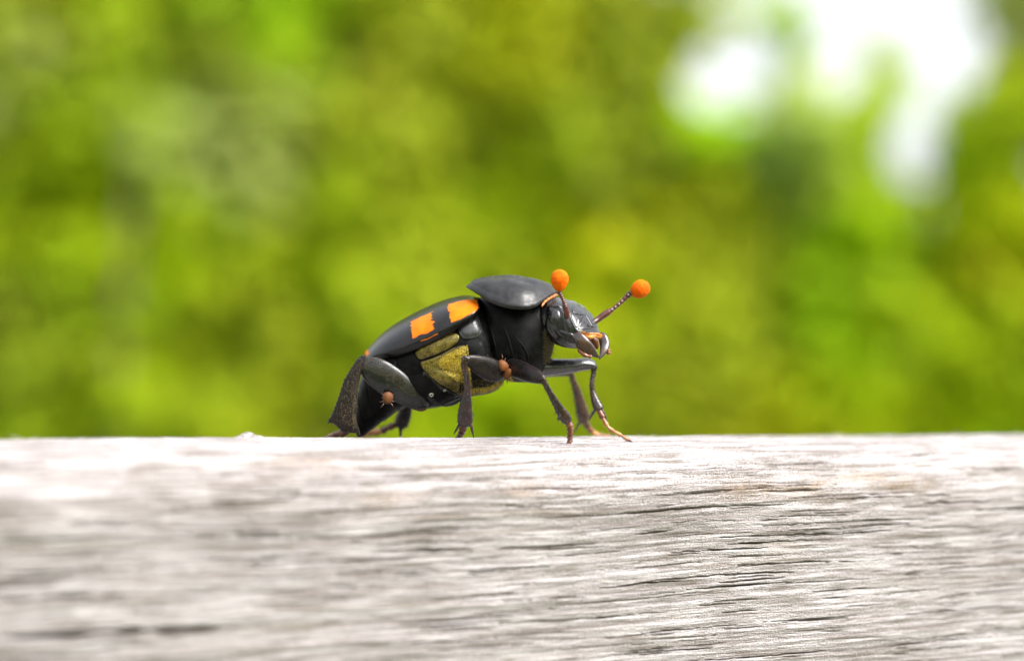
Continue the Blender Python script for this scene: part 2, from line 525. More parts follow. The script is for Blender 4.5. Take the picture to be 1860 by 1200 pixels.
def wood():
    u = np.concatenate([np.linspace(-1500, -80, 24), np.linspace(-76, -52, 20), np.arange(-50, 68, 0.15), np.linspace(70, 95, 20), np.linspace(100, 1500, 24)])
    v = np.concatenate([np.linspace(-62.5, -30.6, 30), np.arange(-30, 5, 0.045), np.linspace(5.2, 30, 70), np.linspace(31, 82, 30)])
    U, V = np.meshgrid(u, v, indexing='ij')
    g = V - 0.022 * U + 0.7 * vnoise(U / 45, V / 14, 3) + 0.14 * vnoise(U / 11, V / 4, 4)     # grain lines run a little askew
    top = np.clip((V + 9) / 6, 0, 1)                       # 1 on the top, 0 on the face
    amp = 0.55 + 0.5 * fbm(U / 22, g / 5, 60, 2)
    h = 0.16 * fbm(U / 60, g / 5, 11, 3) * (1 - 0.6 * top)
    # shingled grain: sloping strips that end in a small undercut step
    ph = g / 1.05 + 0.55 * fbm(U / 24, g / 2.4, 21, 3)
    saw = ph - np.floor(ph)
    idx = np.floor(ph).astype(int)
    strip = np.random.default_rng(5).random(4096)[idx & 4095]
    along = vnoise(U / 7.5 + strip * 200, idx * 0.37, 31)
    h += 0.22 * amp * (saw ** 1.3 - 0.45) * (1 - 0.35 * top) * (0.6 + 0.8 * np.clip(along + 0.4, 0, 1))
    h += 0.07 * along * (1 - 0.5 * top)
    # second, finer set
    ph2 = g / 0.43 + 0.6 * fbm(U / 6, g / 1.0, 41, 3)
    saw2 = ph2 - np.floor(ph2)
    h += 0.07 * (saw2 ** 1.5 - 0.4) * (0.6 + 0.4 * vnoise(U / 3.5, np.floor(ph2) * 0.7, 43))
    h += 0.035 * fbm(U / 2.2, g / 0.22, 51, 3) + 0.018 * fbm(U / 0.5, g / 0.16, 55, 2)
    dirt = np.clip(1.0 - np.minimum(saw * 4.5, (1 - saw) * 14), 0, 1) * (0.35 + 0.65 * np.clip(along + 0.5, 0, 1)) * (1 - 0.6 * top)
    crack = np.zeros_like(h)
    r = np.random.default_rng(19)
    # drying cracks, each following the grain: start u, section v, length, width, depth
    cr_list = []
    for (qx, qy, L, w, d) in ((0, 1178, 13, .18, .8), (1380, 893, 7, .07, .4), (1150, 862, 9, .06, .4), (1240, 858, 10, .07, .45), (1310, 990, 6, .06, .4), (1370, 845, 9, .08, .5), (1080, 1070, 5, .06, .5), (1120, 1078, 5, .06, .5), (1150, 975, 3, .06, .4), (740, 1020, 5, .07, .4), (850, 1058, 3, .07, .4), (1240, 1075, 9, .06, .5), (1300, 1060, 6, .06, .4), (1000, 848, 6, .05, .35), (1420, 1130, 6, .06, .4), (960, 1005, 6, .06, .4)):
        q = surf_hit(qx, qy)
        cr_list.append((q[3], q[4], L, w, d))
    for k in range(1100):
        vv = r.uniform(-29, 3)
        wide = r.random() ** 3
        cr_list.append((r.uniform(-50, 66), vv, r.uniform(1.0, 5) + 8 * wide, r.uniform(0.03, 0.05) + 0.03 * wide, r.uniform(0.12, 0.25) + 0.2 * wide))
    du0, dv0 = np.searchsorted(u, -50), np.searchsorted(v, -37)
    for (u0, v0, L, w, d) in cr_list:
        i0, i1 = np.searchsorted(u, u0), np.searchsorted(u, u0 + L)
        if i1 - i0 < 4:
            continue
        g0 = g[i0, min(np.searchsorted(v, v0), len(v) - 1)]
        j0, j1 = np.searchsorted(v, v0 - 2.2), np.searchsorted(v, v0 + 2.2)
        Us, gs = U[i0:i1, j0:j1], g[i0:i1, j0:j1]
        t = (Us - u0) / L
        ww = w * np.sin(np.pi * np.clip(t, 0, 1)) ** 0.6 * (0.65 + 0.5 * vnoise(Us / 1.1, Us * 0 + v0, 77)) + 1e-4
        line = g0 + 0.07 * vnoise(Us / 4.0, Us * 0 + v0 * 3.1, 78) + 0.035 * vnoise(Us / 0.7, Us * 0 + v0, 79)
        k = np.exp(-((gs - line) / ww) ** 4)
        crack[i0:i1, j0:j1] = np.maximum(crack[i0:i1, j0:j1], k * d)
    h -= crack
    dirt = np.maximum(dirt * 0.8, np.clip(crack * 2.6, 0, 1))
    # tan scuffs and brown stains (real marks on the board)
    tan = np.zeros_like(h)
    stain = np.zeros_like(h)
    def mark(arr, px, py, ru, rv, a):
        q = surf_hit(px, py)
        uu, vv = q[3], q[4]
        e = ((U - uu) / ru) ** 2 + ((V - vv) / rv) ** 2
        arr += a * np.exp(-e) * np.clip(0.55 + 0.9 * fbm(U / 1.2, V / 0.5, 91, 3), 0, 1.4)
    for a in ((1350, 888, 2.2, 0.55, 1.0), (1455, 885, 2.6, 0.7, 1.0), (1640, 880, 3.0, 0.8, 0.8), (955, 895, 1.6, 0.7, 0.6), (560, 842, 2.6, 0.7, 0.9), (1420, 1005, 2, .5, .4), (700, 905, 3, .6, .4), (1560, 870, 4, .6, .5)):
        mark(tan, *a)
    for a in ((655, 845, 0.45, 0.5, 1.0), (655, 945, 0.4, 0.5, 1.0), (560, 838, 3.0, .5, .5), (1600, 893, 6.0, 0.5, 1.0), (1530, 915, 5.0, 0.5, 0.9), (1690, 900, 3.0, 0.5, 0.8), (1615, 1003, 0.4, 0.35, 0.9), (1300, 945, 9, 0.6, 0.5), (930, 945, 8, 0.6, 0.5), (300, 920, 9, 0.8, 0.45), (250, 870, 12, .5, .3), (1120, 925, 7, .35, .5), (1720, 920, 6, .5, .5)):
        mark(stain, *a)
    h -= 0.08 * np.clip(stain, 0, 1)
    q = surf_hit(480, 799)                                  # a raised crumb of wood on the crest
    h += 0.55 * np.exp(-((U - q[3]) / 0.7) ** 2 - ((V - 0.4) / 0.8) ** 2) * (0.6 + 0.8 * fbm(U / 0.3, V / 0.3, 88, 3))
    edge = np.clip((np.abs(U) - 60) / 20, 0, 1)
    sS, zS, nS, nZ = sec(V)
    s2, z2 = sS + nS * h, zS + nZ * h
    X = np.multiply.outer(U, UX) + np.multiply.outer(s2, NX)
    X[..., 2] += z2
    n, m = U.shape
    F = grid_faces(n, m, close_m=False)
    me = bpy.data.meshes.new('rail_board')
    nv = n * m
    co = (X.reshape(-1, 3) * S).astype(np.float32)
    # underside and ends
    base = len(co)
    ends = []
    me.vertices.add(nv)
    me.vertices.foreach_set('co', co.ravel())
    extra = [tuple(range(m))[::-1], tuple((n - 1) * m + j for j in range(m))]
    under = np.stack([np.arange(n - 1) * m, np.arange(1, n) * m, np.arange(1, n) * m + m - 1, np.arange(n - 1) * m + m - 1], -1)
    quads = np.vstack([F[:, ::-1], under])
    loops = np.concatenate([quads.ravel(), np.array(extra).ravel()]).astype(np.int32)
    starts = np.concatenate([np.arange(len(quads)) * 4, len(quads) * 4 + np.array([0, m])]).astype(np.int32)
    me.loops.add(len(loops))
    me.loops.foreach_set('vertex_index', loops)
    me.polygons.add(len(starts))
    me.polygons.foreach_set('loop_start', starts)
    me.update(calc_edges=True)
    me.polygons.foreach_set('use_smooth', np.ones(len(starts), bool))
    for nm, arr in (('dirt', dirt), ('tan', np.clip(tan, 0, 1)), ('stain', np.clip(stain, 0, 1)), ('gu', U), ('gv', g), ('relief', h)):
        a = me.attributes.new(nm, 'FLOAT', 'POINT')
        a.data.foreach_set('value', np.ascontiguousarray(arr, np.float32).ravel())
    me.validate()
    me.materials.append(wood_mat())
    return me

def surf_hit(px, py):
    """where the sight line through (px,py) meets the smooth rail: x,y,z,u,v"""
    d = ray(px, py)
    t = np.linspace(95, 200, 4000)
    q = CAM + np.multiply.outer(t / d[1], d)
    s, u = q @ NX, q @ UX
    vv = np.linspace(-60, 12, 4000)
    ss, zz, _, _ = sec(vv)
    top_z = np.interp(s, ss, zz, left=-99)
    below = np.where(q[:, 2] < top_z)[0]
    if len(below) == 0:
        i = np.argmin(np.abs(s))
    else:
        i = below[0]
    if s[i] < ss.min() + 0.15:
        v = vv[np.argmin(np.abs(zz - q[i, 2]) + 5 * (vv > -8))]
    else:
        v = np.interp(s[i], ss, vv)
    return (*q[i], u[i], v)

def wood_mat():
    m, nt, b = newmat('weathered grey wood')
    A = lambda nm: N(nt, 'ShaderNodeAttribute', attribute_name=nm).outputs['Fac']
    dirt, tan, stain, gu, gv = A('dirt'), A('tan'), A('stain'), A('gu'), A('gv')
    def co(su, sv):
        return N(nt, 'ShaderNodeCombineXYZ', {0: M_(nt, 'MULTIPLY', gu, su), 1: M_(nt, 'MULTIPLY', gv, sv), 2: 0.0}).outputs[0]
    broad = noise(nt, co(0.035, 0.22), 1.0, 4)
    band = noise(nt, co(0.07, 1.3), 1.0, 4, 0.6)
    fibre = noise(nt, co(0.5, 6.0), 1.0, 4, 0.65)
    fine = noise(nt, co(4.0, 11.0), 1.0, 3, 0.6)
    speck = noise(nt, co(6.5, 11.0), 1.0, 3, 0.6)
    c = mix(nt, mapr(nt, broad, 0.32, 0.68), (0.275, 0.252, 0.256), (0.36, 0.334, 0.344))
    c = mix(nt, M_(nt, 'MULTIPLY', mapr(nt, band, 0.48, 0.70), 0.75), c, (0.135, 0.112, 0.095))
    c = mix(nt, M_(nt, 'MULTIPLY', mapr(nt, fibre, 0.5, 0.8), 0.45), c, (0.14, 0.122, 0.108))
    c = mix(nt, M_(nt, 'MULTIPLY', mapr(nt, fine, 0.5, 0.75), 0.4), c, (0.52, 0.485, 0.49))
    c = mix(nt, M_(nt, 'MULTIPLY', mapr(nt, speck, 0.56, 0.66), 0.7), c, (0.09, 0.075, 0.06))
    c = mix(nt, M_(nt, 'MULTIPLY', tan, 0.8), c, (0.33, 0.225, 0.14))
    c = mix(nt, M_(nt, 'MULTIPLY', stain, 0.7), c, (0.09, 0.064, 0.042))
    grit = noise(nt, co(8.0, 9.0), 1.0, 2, 0.7)
    c = mix(nt, M_(nt, 'MULTIPLY', mapr(nt, grit, 0.55, 0.64), 0.6), c, (0.10, 0.085, 0.075))
    c = mix(nt, M_(nt, 'MULTIPLY', mapr(nt, grit, 0.45, 0.36), 0.55), c, (0.56, 0.53, 0.535))
    hair = noise(nt, co(0.22, 3.4), 1.0, 3, 0.6)
    c = mix(nt, M_(nt, 'MULTIPLY', mapr(nt, hair, 0.54, 0.62), 0.65), c, (0.115, 0.095, 0.078))
    c = mix(nt, M_(nt, 'MULTIPLY', mapr(nt, hair, 0.46, 0.38), 0.4), c, (0.56, 0.53, 0.54))
    hair3 = noise(nt, co(0.11, 1.6), 1.0, 3, 0.6)
    c = mix(nt, M_(nt, 'MULTIPLY', mapr(nt, hair3, 0.53, 0.60), 0.38), c, (0.13, 0.108, 0.09))
    c = mix(nt, M_(nt, 'MULTIPLY', mapr(nt, hair3, 0.45, 0.38), 0.3), c, (0.54, 0.51, 0.52))
    hair2 = noise(nt, co(0.22, 7.0), 1.0, 2, 0.6)
    c = mix(nt, M_(nt, 'MULTIPLY', mapr(nt, hair2, 0.57, 0.65), 0.55), c, (0.10, 0.082, 0.07))
    ol = mapr(nt, noise(nt, co(0.06, 0.5), 1.0, 2), 0.45, 0.65)
    dcol = mix(nt, ol, (0.065, 0.047, 0.04), (0.115, 0.095, 0.05))
    c = mix(nt, M_(nt, 'MULTIPLY', dirt, 0.75), c, dcol)
    nt.links.new(c, b.inputs['Base Color'])
    b.inputs['Roughness'].default_value = 0.75
    b.inputs['Specular IOR Level'].default_value = 0.3
    h = M_(nt, 'ADD', M_(nt, 'MULTIPLY', fine, 0.5), M_(nt, 'MULTIPLY', fibre, 0.8))
    h = M_(nt, 'ADD', h, M_(nt, 'MULTIPLY', grit, 0.6))
    bump(nt, b, h, 1.0, 0.16)
    return m

rail = empty('wooden_rail')
tag(rail, 'weathered pale grey wooden rail with split grain that the beetle stands on', 'rail')
rb = link(bpy.data.objects.new('rail_board', wood()), rail)

# loose fibres standing off the weathered surface
fb = MB()
rf = np.random.default_rng(44)
for k in range(170):
    uu, vv = rf.uniform(-46, 60), rf.uniform(-24, 3)
    s0, z0, n_s, n_z = [float(x) for x in sec(np.array([vv]))[0:1][0]] + [float(x[0]) for x in sec(np.array([vv]))[1:]]
    nv = NX * n_s + np.array([0, 0, n_z])
    p = UX * uu + NX * s0 + np.array([0, 0, z0]) - nv * 0.05
    d = UX * rf.choice([-1, 1]) + nv * rf.uniform(0.08, 0.6) + rf.normal(size=3) * 0.15
    add_hair(fb, p, d, rf.uniform(0.4, 1.8), rf.uniform(0.014, 0.03))
fibm, fnt, fbb = newmat('wood fibre')
fnt.links.new(mix(fnt, noise(fnt, objco(fnt), 900, 2), (0.3, 0.26, 0.22), (0.5, 0.45, 0.4)), fbb.inputs['Base Color'])
tag(mk('fibre', fb, fibm, rail), kind='stuff')

# posts that carry the rail, far outside the picture
for uu in (-1100.0, 1100.0):
    mb = MB()
    hw, zt, zb = 42.0, -53.5, -1000.0
    c = UX * uu + NX * 7
    ring = [c + UX * a * hw + NX * bq * hw for a, bq in ((-1, -1), (1, -1), (1, 1), (-1, 1))]
    V = [q + np.array([0, 0, zb]) for q in ring] + [q + np.array([0, 0, zt]) for q in ring]
    mb.add(V, [(0, 1, 5, 4), (1, 2, 6, 5), (2, 3, 7, 6), (3, 0, 4, 7), (4, 5, 6, 7), (3, 2, 1, 0)])
    pm = bpy.data.materials.get('post wood')
    if pm is None:
        pm, nt, b = newmat('post wood')
        mp = N(nt, 'ShaderNodeMapping', {0: objco(nt), 3: (1, 1, 0.08)})
        nt.links.new(mix(nt, noise(nt, mp.outputs[0], 120, 5, 0.65), (0.25, 0.22, 0.19), (0.5, 0.46, 0.43)), b.inputs['Base Color'])
        b.inputs['Roughness'].default_value = 0.8
    mk('post', mb, pm, rail, smooth=False)

# ------------------------------------------------------------------ ground and the shrubs far behind
def ground():
    m, nt, b = newmat('rough grass')
    oc = objco(nt)
    nt.links.new(mix(nt, noise(nt, oc, 3.0, 6, 0.65), (0.04, 0.062, 0.008), (0.085, 0.11, 0.014)), b.inputs['Base Color'])
    b.inputs['Roughness'].default_value = 0.9
    mb = MB()
    n = 60
    xs = np.sign(np.linspace(-1, 1, n)) * np.abs(np.linspace(-1, 1, n)) ** 3 * 500000
    X, Y = np.meshgrid(xs, xs, indexing='ij')
    Z = -1000 + 60 * vnoise(X / 2500, Y / 2500, 5) * np.clip(np.hypot(X, Y) / 4000, 0, 1)
    V = np.stack([X, Y, Z], -1).reshape(-1, 3)
    mb.add(V, [tuple(f)[::-1] for f in grid_faces(n, n, close_m=False)])
    tag(mk('ground', mb, m), kind='structure')
ground()

def leaf_mat():
    m, nt, b = newmat('leaf')
    col = N(nt, 'ShaderNodeAttribute', attribute_name='leafcol').outputs['Color']
    nt.links.new(col, b.inputs['Base Color'])
    b.inputs['Roughness'].default_value = 0.5
    b.inputs['Specular IOR Level'].default_value = 0.12
    tr = N(nt, 'ShaderNodeBsdfTranslucent', {0: mix(nt, 0.5, col, (0.60, 0.72, 0.010))})
    mx = N(nt, 'ShaderNodeMixShader', {0: 0.55, 1: b.outputs[0], 2: tr.outputs[0]})
    nt.links.new(mx.outputs[0], nt.nodes['Material Output'].inputs[0])
    return m
LEAF = leaf_mat()
BARK, _nt, _b = newmat('bark')
_nt.links.new(mix(_nt, noise(_nt, objco(_nt), 60, 5), (0.10, 0.075, 0.05), (0.2, 0.16, 0.12)), _b.inputs['Base Color'])
_b.inputs['Roughness'].default_value = 0.9

def leaves(cen, rad, cnt, size, col, mask=None, r=rng, flat=0.8):
    """leaf blades scattered in clumps. cen (k,3) mm, rad (k,3), col (k,3). returns vertex and colour arrays"""
    k = np.repeat(np.arange(len(cen)), cnt)
    n = len(k)
    d = nrm(r.normal(size=(n, 3))) * (r.random(n) ** 0.45)[:, None]
    p = cen[k] + d * rad[k]
    t = nrm(r.normal(size=(n, 3)) * [1, 1, flat] + [0, 0, -0.35])
    nn = nrm(nrm(r.normal(size=(n, 3))) * 0.8 + [0.3, -0.7, 0.7])
    t = nrm(t - nn * (t * nn).sum(1)[:, None])
    sd = nrm(np.cross(t, nn))
    L = size * r.uniform(0.65, 1.35, n)[:, None]
    W = L * r.uniform(0.24, 0.36, n)[:, None]
    if mask is not None:
        keep = mask(p + t * L * 0.5)
        p, k, t, sd, L, W = p[keep], k[keep], t[keep], sd[keep], L[keep], W[keep]
        n = len(k)
    up = np.cross(sd, t) * W * 0.35
    V = np.stack([p, p + t * L * 0.45 + sd * W + up, p + t * L - up * 0.6, p + t * L * 0.45 - sd * W + up], 1)
    c = col[k] * r.uniform(0.75, 1.12, (n, 1)) * r.uniform(0.9, 1.1, (n, 3))
    return V.reshape(-1, 3), np.repeat(c, 4, 0)

def leaf_obj(name, V, C, parent, origin):
    n = len(V) // 4
    me = bpy.data.meshes.new(name)
    me.vertices.add(len(V))
    me.vertices.foreach_set('co', ((V - np.asarray(origin)) * S).astype(np.float32).ravel())
    q = np.arange(n)[:, None] * 4
    tri = np.concatenate([q + [0, 1, 2], q + [0, 2, 3]], 1).reshape(-1).astype(np.int32)
    me.loops.add(len(tri))
    me.loops.foreach_set('vertex_index', tri)
    me.polygons.add(2 * n)
    me.polygons.foreach_set('loop_start', (np.arange(2 * n) * 3).astype(np.int32))
    me.update(calc_edges=True)
    a = me.attributes.new('leafcol', 'FLOAT_COLOR', 'POINT')
    a.data.foreach_set('color', np.hstack([C, np.ones((len(C), 1))]).astype(np.float32).ravel())
    me.materials.append(LEAF)
    return link(bpy.data.objects.new(name, me), parent)

def trunk(parent, base, top, w0, w1, origin, limbs, r):
    mb = MB()
    base, top = np.asarray(base, float), np.asarray(top, float)
    mid = (base + top) / 2 + r.normal(size=3) * 0.03 * np.linalg.norm(top - base)
    tube([list(base - [0, 0, 30]) + [w0]] + [list(mid) + [(w0 + w1) / 2]] + [list(top) + [w1]], 14, 9, mb=mb)
    for e in limbs:
        t = r.uniform(0.35, 0.95)
        b0 = base + (top - base) * t
        m1 = (b0 + e) / 2 + [0, 0, -0.1 * np.linalg.norm(e - b0)]
        tube([list(b0) + [w1 * 0.8], list(m1) + [w1 * 0.5], list(e) + [w1 * 0.2]], 8, 6, mb=mb)
    mk('trunk', mb, BARK, parent, origin=origin)

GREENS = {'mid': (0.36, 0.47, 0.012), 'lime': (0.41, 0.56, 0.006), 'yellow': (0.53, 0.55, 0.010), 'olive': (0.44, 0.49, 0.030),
          'dark': (0.28, 0.34, 0.022), 'pale': (0.54, 0.62, 0.24), 'vivid': (0.33, 0.56, 0.006), 'grey': (0.48, 0.53, 0.15)}  # pale and grey put the shine of glossy leaves into the colour
# leaf colours of the shrubs' boughs: where each bough is seen, its reach and its tint; pale and grey tints paint in glints
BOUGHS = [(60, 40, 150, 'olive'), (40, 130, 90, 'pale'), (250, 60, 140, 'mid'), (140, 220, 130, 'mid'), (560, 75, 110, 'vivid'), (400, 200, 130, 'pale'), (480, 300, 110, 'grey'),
          (450, 130, 80, 'yellow'), (200, 370, 140, 'lime'), (330, 470, 120, 'lime'), (60, 440, 130, 'mid'), (80, 620, 150, 'dark'), (300, 640, 160, 'mid'), (620, 210, 110, 'olive'), (740, 60, 120, 'olive'),
          (950, 80, 120, 'yellow'), (1100, 80, 90, 'dark'), (820, 200, 140, 'olive'), (1080, 240, 110, 'dark'), (920, 350, 140, 'lime'), (1150, 400, 110, 'yellow'), (620, 380, 130, 'mid'), (620, 560, 130, 'lime'), (450, 600, 130, 'olive'),
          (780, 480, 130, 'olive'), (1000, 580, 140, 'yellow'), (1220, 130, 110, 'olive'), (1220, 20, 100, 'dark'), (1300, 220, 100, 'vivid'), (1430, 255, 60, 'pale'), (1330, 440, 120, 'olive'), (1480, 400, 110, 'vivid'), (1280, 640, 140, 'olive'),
          (1500, 650, 110, 'vivid'), (1580, 300, 90, 'lime'), (1700, 400, 120, 'lime'), (1830, 80, 80, 'olive'), (1830, 280, 100, 'lime'), (1840, 470, 110, 'yellow'), (1650, 560, 130, 'lime'), (1820, 650, 130, 'mid'), (1150, 560, 110, 'lime'),
          (1150, 700, 130, 'olive'), (900, 720, 150, 'lime'), (600, 720, 150, 'olive'), (150, 740, 150, 'mid'), (1450, 740, 130, 'yellow'), (1750, 740, 130, 'lime'), (1400, 20, 50, 'vivid')]
BY = 4500.0                                            # depth of the shrub row behind the rail
KX = (BY + 150) / FPX
def bxz(px, py):
    return np.array([(px - 930) * KX, BY, 1.3 + (HORIZON - py) * KX])
HOLES = [(1325, 150, 98, 76), (1365, 92, 55, 56), (1520, 115, 72, 72), (1600, 0, 140, 52), (1695, 115, 66, 125), (1658, 265, 52, 82), (1772, 80, 36, 66), (1330, -5, 50, 18)]
def sky_gaps(p):
    keep = np.ones(len(p), bool)
    stray = np.random.default_rng(len(p)).random(len(p))
    for hx, hy, rx, ry in HOLES:
        c = bxz(hx, hy)
        e = ((p[:, 0] - c[0]) / (rx * KX)) ** 2 + ((p[:, 2] - c[2]) / (ry * KX)) ** 2
        keep &= (e > 1) | (stray < 0.04)
    above = (p[:, 2] > bxz(0, -20)[2]) & (p[:, 0] > bxz(1430, 0)[0]) & (p[:, 0] < bxz(1790, 0)[0])
    return keep & ~above

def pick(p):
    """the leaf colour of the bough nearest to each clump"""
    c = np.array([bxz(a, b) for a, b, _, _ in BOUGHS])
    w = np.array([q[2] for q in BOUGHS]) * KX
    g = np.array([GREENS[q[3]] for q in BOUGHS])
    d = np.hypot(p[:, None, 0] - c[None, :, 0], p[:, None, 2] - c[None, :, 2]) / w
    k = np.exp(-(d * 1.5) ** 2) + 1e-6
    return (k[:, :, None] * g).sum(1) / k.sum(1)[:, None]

SHRUBS = [(-900, 180, 1700, 'leafy mid green shrub with painted glints on its boughs, behind the near end of the rail'),
          (180, 470, 2100, 'lime green shrub with glints painted into its leaves behind the rail, left of the beetle tail'),
          (470, 760, 2200, 'shrub with vivid green top leaves growing behind the beetle abdomen'),
          (760, 1060, 2300, 'yellow-tinged olive shrub growing behind the beetle pronotum and antennae'),
          (1060, 1290, 2200, 'darker olive shrub at the near side of the bright sky gap'),
          (1290, 1560, 1520, 'low vivid green shrub growing under the bright sky gap'),
          (1560, 1800, 1440, 'low yellow-green shrub below the widest hole of bright sky'),
          (1800, 2600, 1900, 'tall lime green shrub on the far side of the bright sky gap')]
for i, (p0, p1, htop, label) in enumerate(SHRUBS):
    r = np.random.default_rng(100 + i)
    x0, x1 = bxz(p0, 0)[0], bxz(p1, 0)[0]
    base = np.array([(x0 + x1) / 2, BY, -1000.0])
    o = empty('shrub', base)
    tag(o, label, 'shrub', 'shrubs behind the rail')
    k = int(150 * (x1 - x0) / 220 * (htop / 1700) * 1.45)
    cen = np.stack([r.uniform(x0 - 30, x1 + 30, k), BY + r.normal(0, 70, k), r.uniform(-930, (htop - 1000) * 1.55, k)], -1)
    rad = np.repeat(r.uniform(55, 115, k)[:, None], 3, 1)
    if i == 5:                                         # sprigs that reach up into the sky gap
        tips = np.array([bxz(a, b) for a, b in ((1395, 15), (1410, 45), (1425, 75), (1440, 115), (1450, 160), (1440, 200), (1588, 160), (1590, 220), (1420, 20), (1435, 60))])
        cen = np.vstack([cen, tips])
        rad = np.vstack([rad, np.full((len(tips), 3), 45.0)])
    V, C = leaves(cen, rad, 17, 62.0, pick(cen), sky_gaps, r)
    leaf_obj('crown', V, C, o, base)
    trunk(o, base, base + [0, 0, 930 + (htop - 1000) * 1.2], 22, 8, base, cen[r.integers(0, k, 9)], r)

# trees farther back close the view between the shrubs
TREES = [(-200, 7.5, 'deep olive tree standing farthest behind the low end of the rail', 'olive', 6.0), (260, 8.2, 'mid green tree standing in the second row behind the lime shrub', 'mid', 6.0), (640, 7.0, 'olive tree with dense crown standing behind the beetle abdomen', 'olive', 6.0), (850, 8.0, 'yellow-green tree standing in the second row behind the beetle head', 'yellow', 5.5),
         (1010, 7.5, 'slender olive tree standing between the beetle head and the sky gap', 'olive', 5.2), (1240, 7.4, 'small lime tree with low crown under the near end of the sky gap', 'lime', 1.70), (1520, 8.0, 'round low mid green tree under the middle of the sky gap', 'mid', 1.72), (1760, 7.2, 'round low olive tree under the widest sky hole', 'olive', 1.60), (2330, 8.0, 'tall mid green tree beyond the far side of the sky gap', 'mid', 5.5)]
# unseen foliage added behind the camera to darken reflections in the beetle's flank
r = np.random.default_rng(77)
az = np.radians(r.uniform(-185, 5, 900))
cen = np.stack([7000 * np.cos(az), 7000 * np.sin(az), r.uniform(-900, 1500, 900)], -1) + r.normal(0, 300, (900, 3))
V, C = leaves(cen, np.full((900, 3), 330.0), 16, 190.0, np.repeat([GREENS['mid']], 900, 0) * r.uniform(0.6, 1.1, (900, 1)), None, r)
wo = leaf_obj('added_foliage', V, C, None, (0, 0, 0))
tag(wo, 'unseen green foliage belt added behind the viewer to darken the beetle reflections', 'added_foliage', kind='stuff')
for i, (px, ym, label, kind, hgt) in enumerate(TREES):
    r = np.random.default_rng(300 + i)
    y = ym * 1000.0
    x = (px - 930) / FPX * (y + 150)
    base = np.array([x, y, -1000.0])
    o = empty('background_tree', base)
    tag(o, label, 'tree', 'trees beyond the shrubs')
    k = int(85 * hgt)
    wd = (430.0 if hgt > 3 else 380.0) * (0.5 if px == 1010 else 1.0)
    zz = r.uniform(-600 if hgt > 3 else -800, hgt * 1000 - 1000, k)
    cen = np.stack([x + r.normal(0, wd * 0.55, k), y + r.normal(0, 260, k), zz], -1)
    rad = np.repeat(r.uniform(160, 300, k)[:, None], 3, 1) * (1 if hgt > 3 else 0.7)
    V, C = leaves(cen, rad, 15, 150.0, np.repeat(np.array([GREENS[kind]]), k, 0) * r.uniform(0.7, 1.2, (k, 1)), None, r)
    leaf_obj('crown', V, C, o, base)
    trunk(o, base, base + [0, 0, hgt * 820], 60, 20, base, cen[r.integers(0, k, 12)], r)

# ------------------------------------------------------------------ the beetle
bug = empty('burying_beetle')
tag(bug, 'black beetle with orange banded wing covers and orange club antennae walking on the rail', 'beetle')

# -- body core: hind thorax and abdomen
def seg_mod(t, th):
    k = np.ones_like(th)
    if t > 0.50:
        q = ((t - 0.50) / 0.5) * 5.2
        s = q - math.floor(q)
        k = k * (1.0 + 0.035 * (s - 0.5) - 0.05 * math.exp(-((s - 0.02) / 0.05) ** 2))
    return k
core = loft(BODY, [(890, 545, 918, 680, 2.2, .45, 2.2), (876, 546, 905, 704, 2.8, .45, 2.3), (852, 548, 884, 715, 3.2, .45, 2.3), (822, 556, 848, 721, 3.4, .46, 2.4), (788, 574, 812, 735, 3.45, .48, 2.4), (750, 594, 775, 742, 3.3, .48, 2.4),
                  (712, 617, 738, 738, 3.1, .48, 2.3), (684, 642, 706, 757, 2.7, .48, 2.3), (664, 677, 682, 774, 2.2, .48, 2.2), (652, 722, 664, 788, 1.5, .5, 2.2), (648, 765, 654, 794, 0.7, .5, 2.0), (648, 785, 650, 794, 0.2, .5, 2.0)], 150, 64, seg_mod)
proth = loft(BODY, [(868, 545, 900, 676, 1.3, .4, 2.2), (884, 532, 918, 690, 2.4, .4, 2.2), (910, 522, 940, 694, 2.75, .42, 2.2), (945, 520, 968, 692, 2.7, .42, 2.2), (975, 530, 990, 672, 2.2, .45, 2.1), (994, 545, 1003, 635, 1.7, .5, 2.2), (1004, 552, 1008, 610, 1.1, .5, 2.0)], 90, 56)
body_mb = MB()
for q in (core, proth):
    body_mb.add(q.verts(), q.f, np.vstack(q.uv))
body = mk('body', body_mb, THORAX, bug)
surf = bvh_of([core, proth])

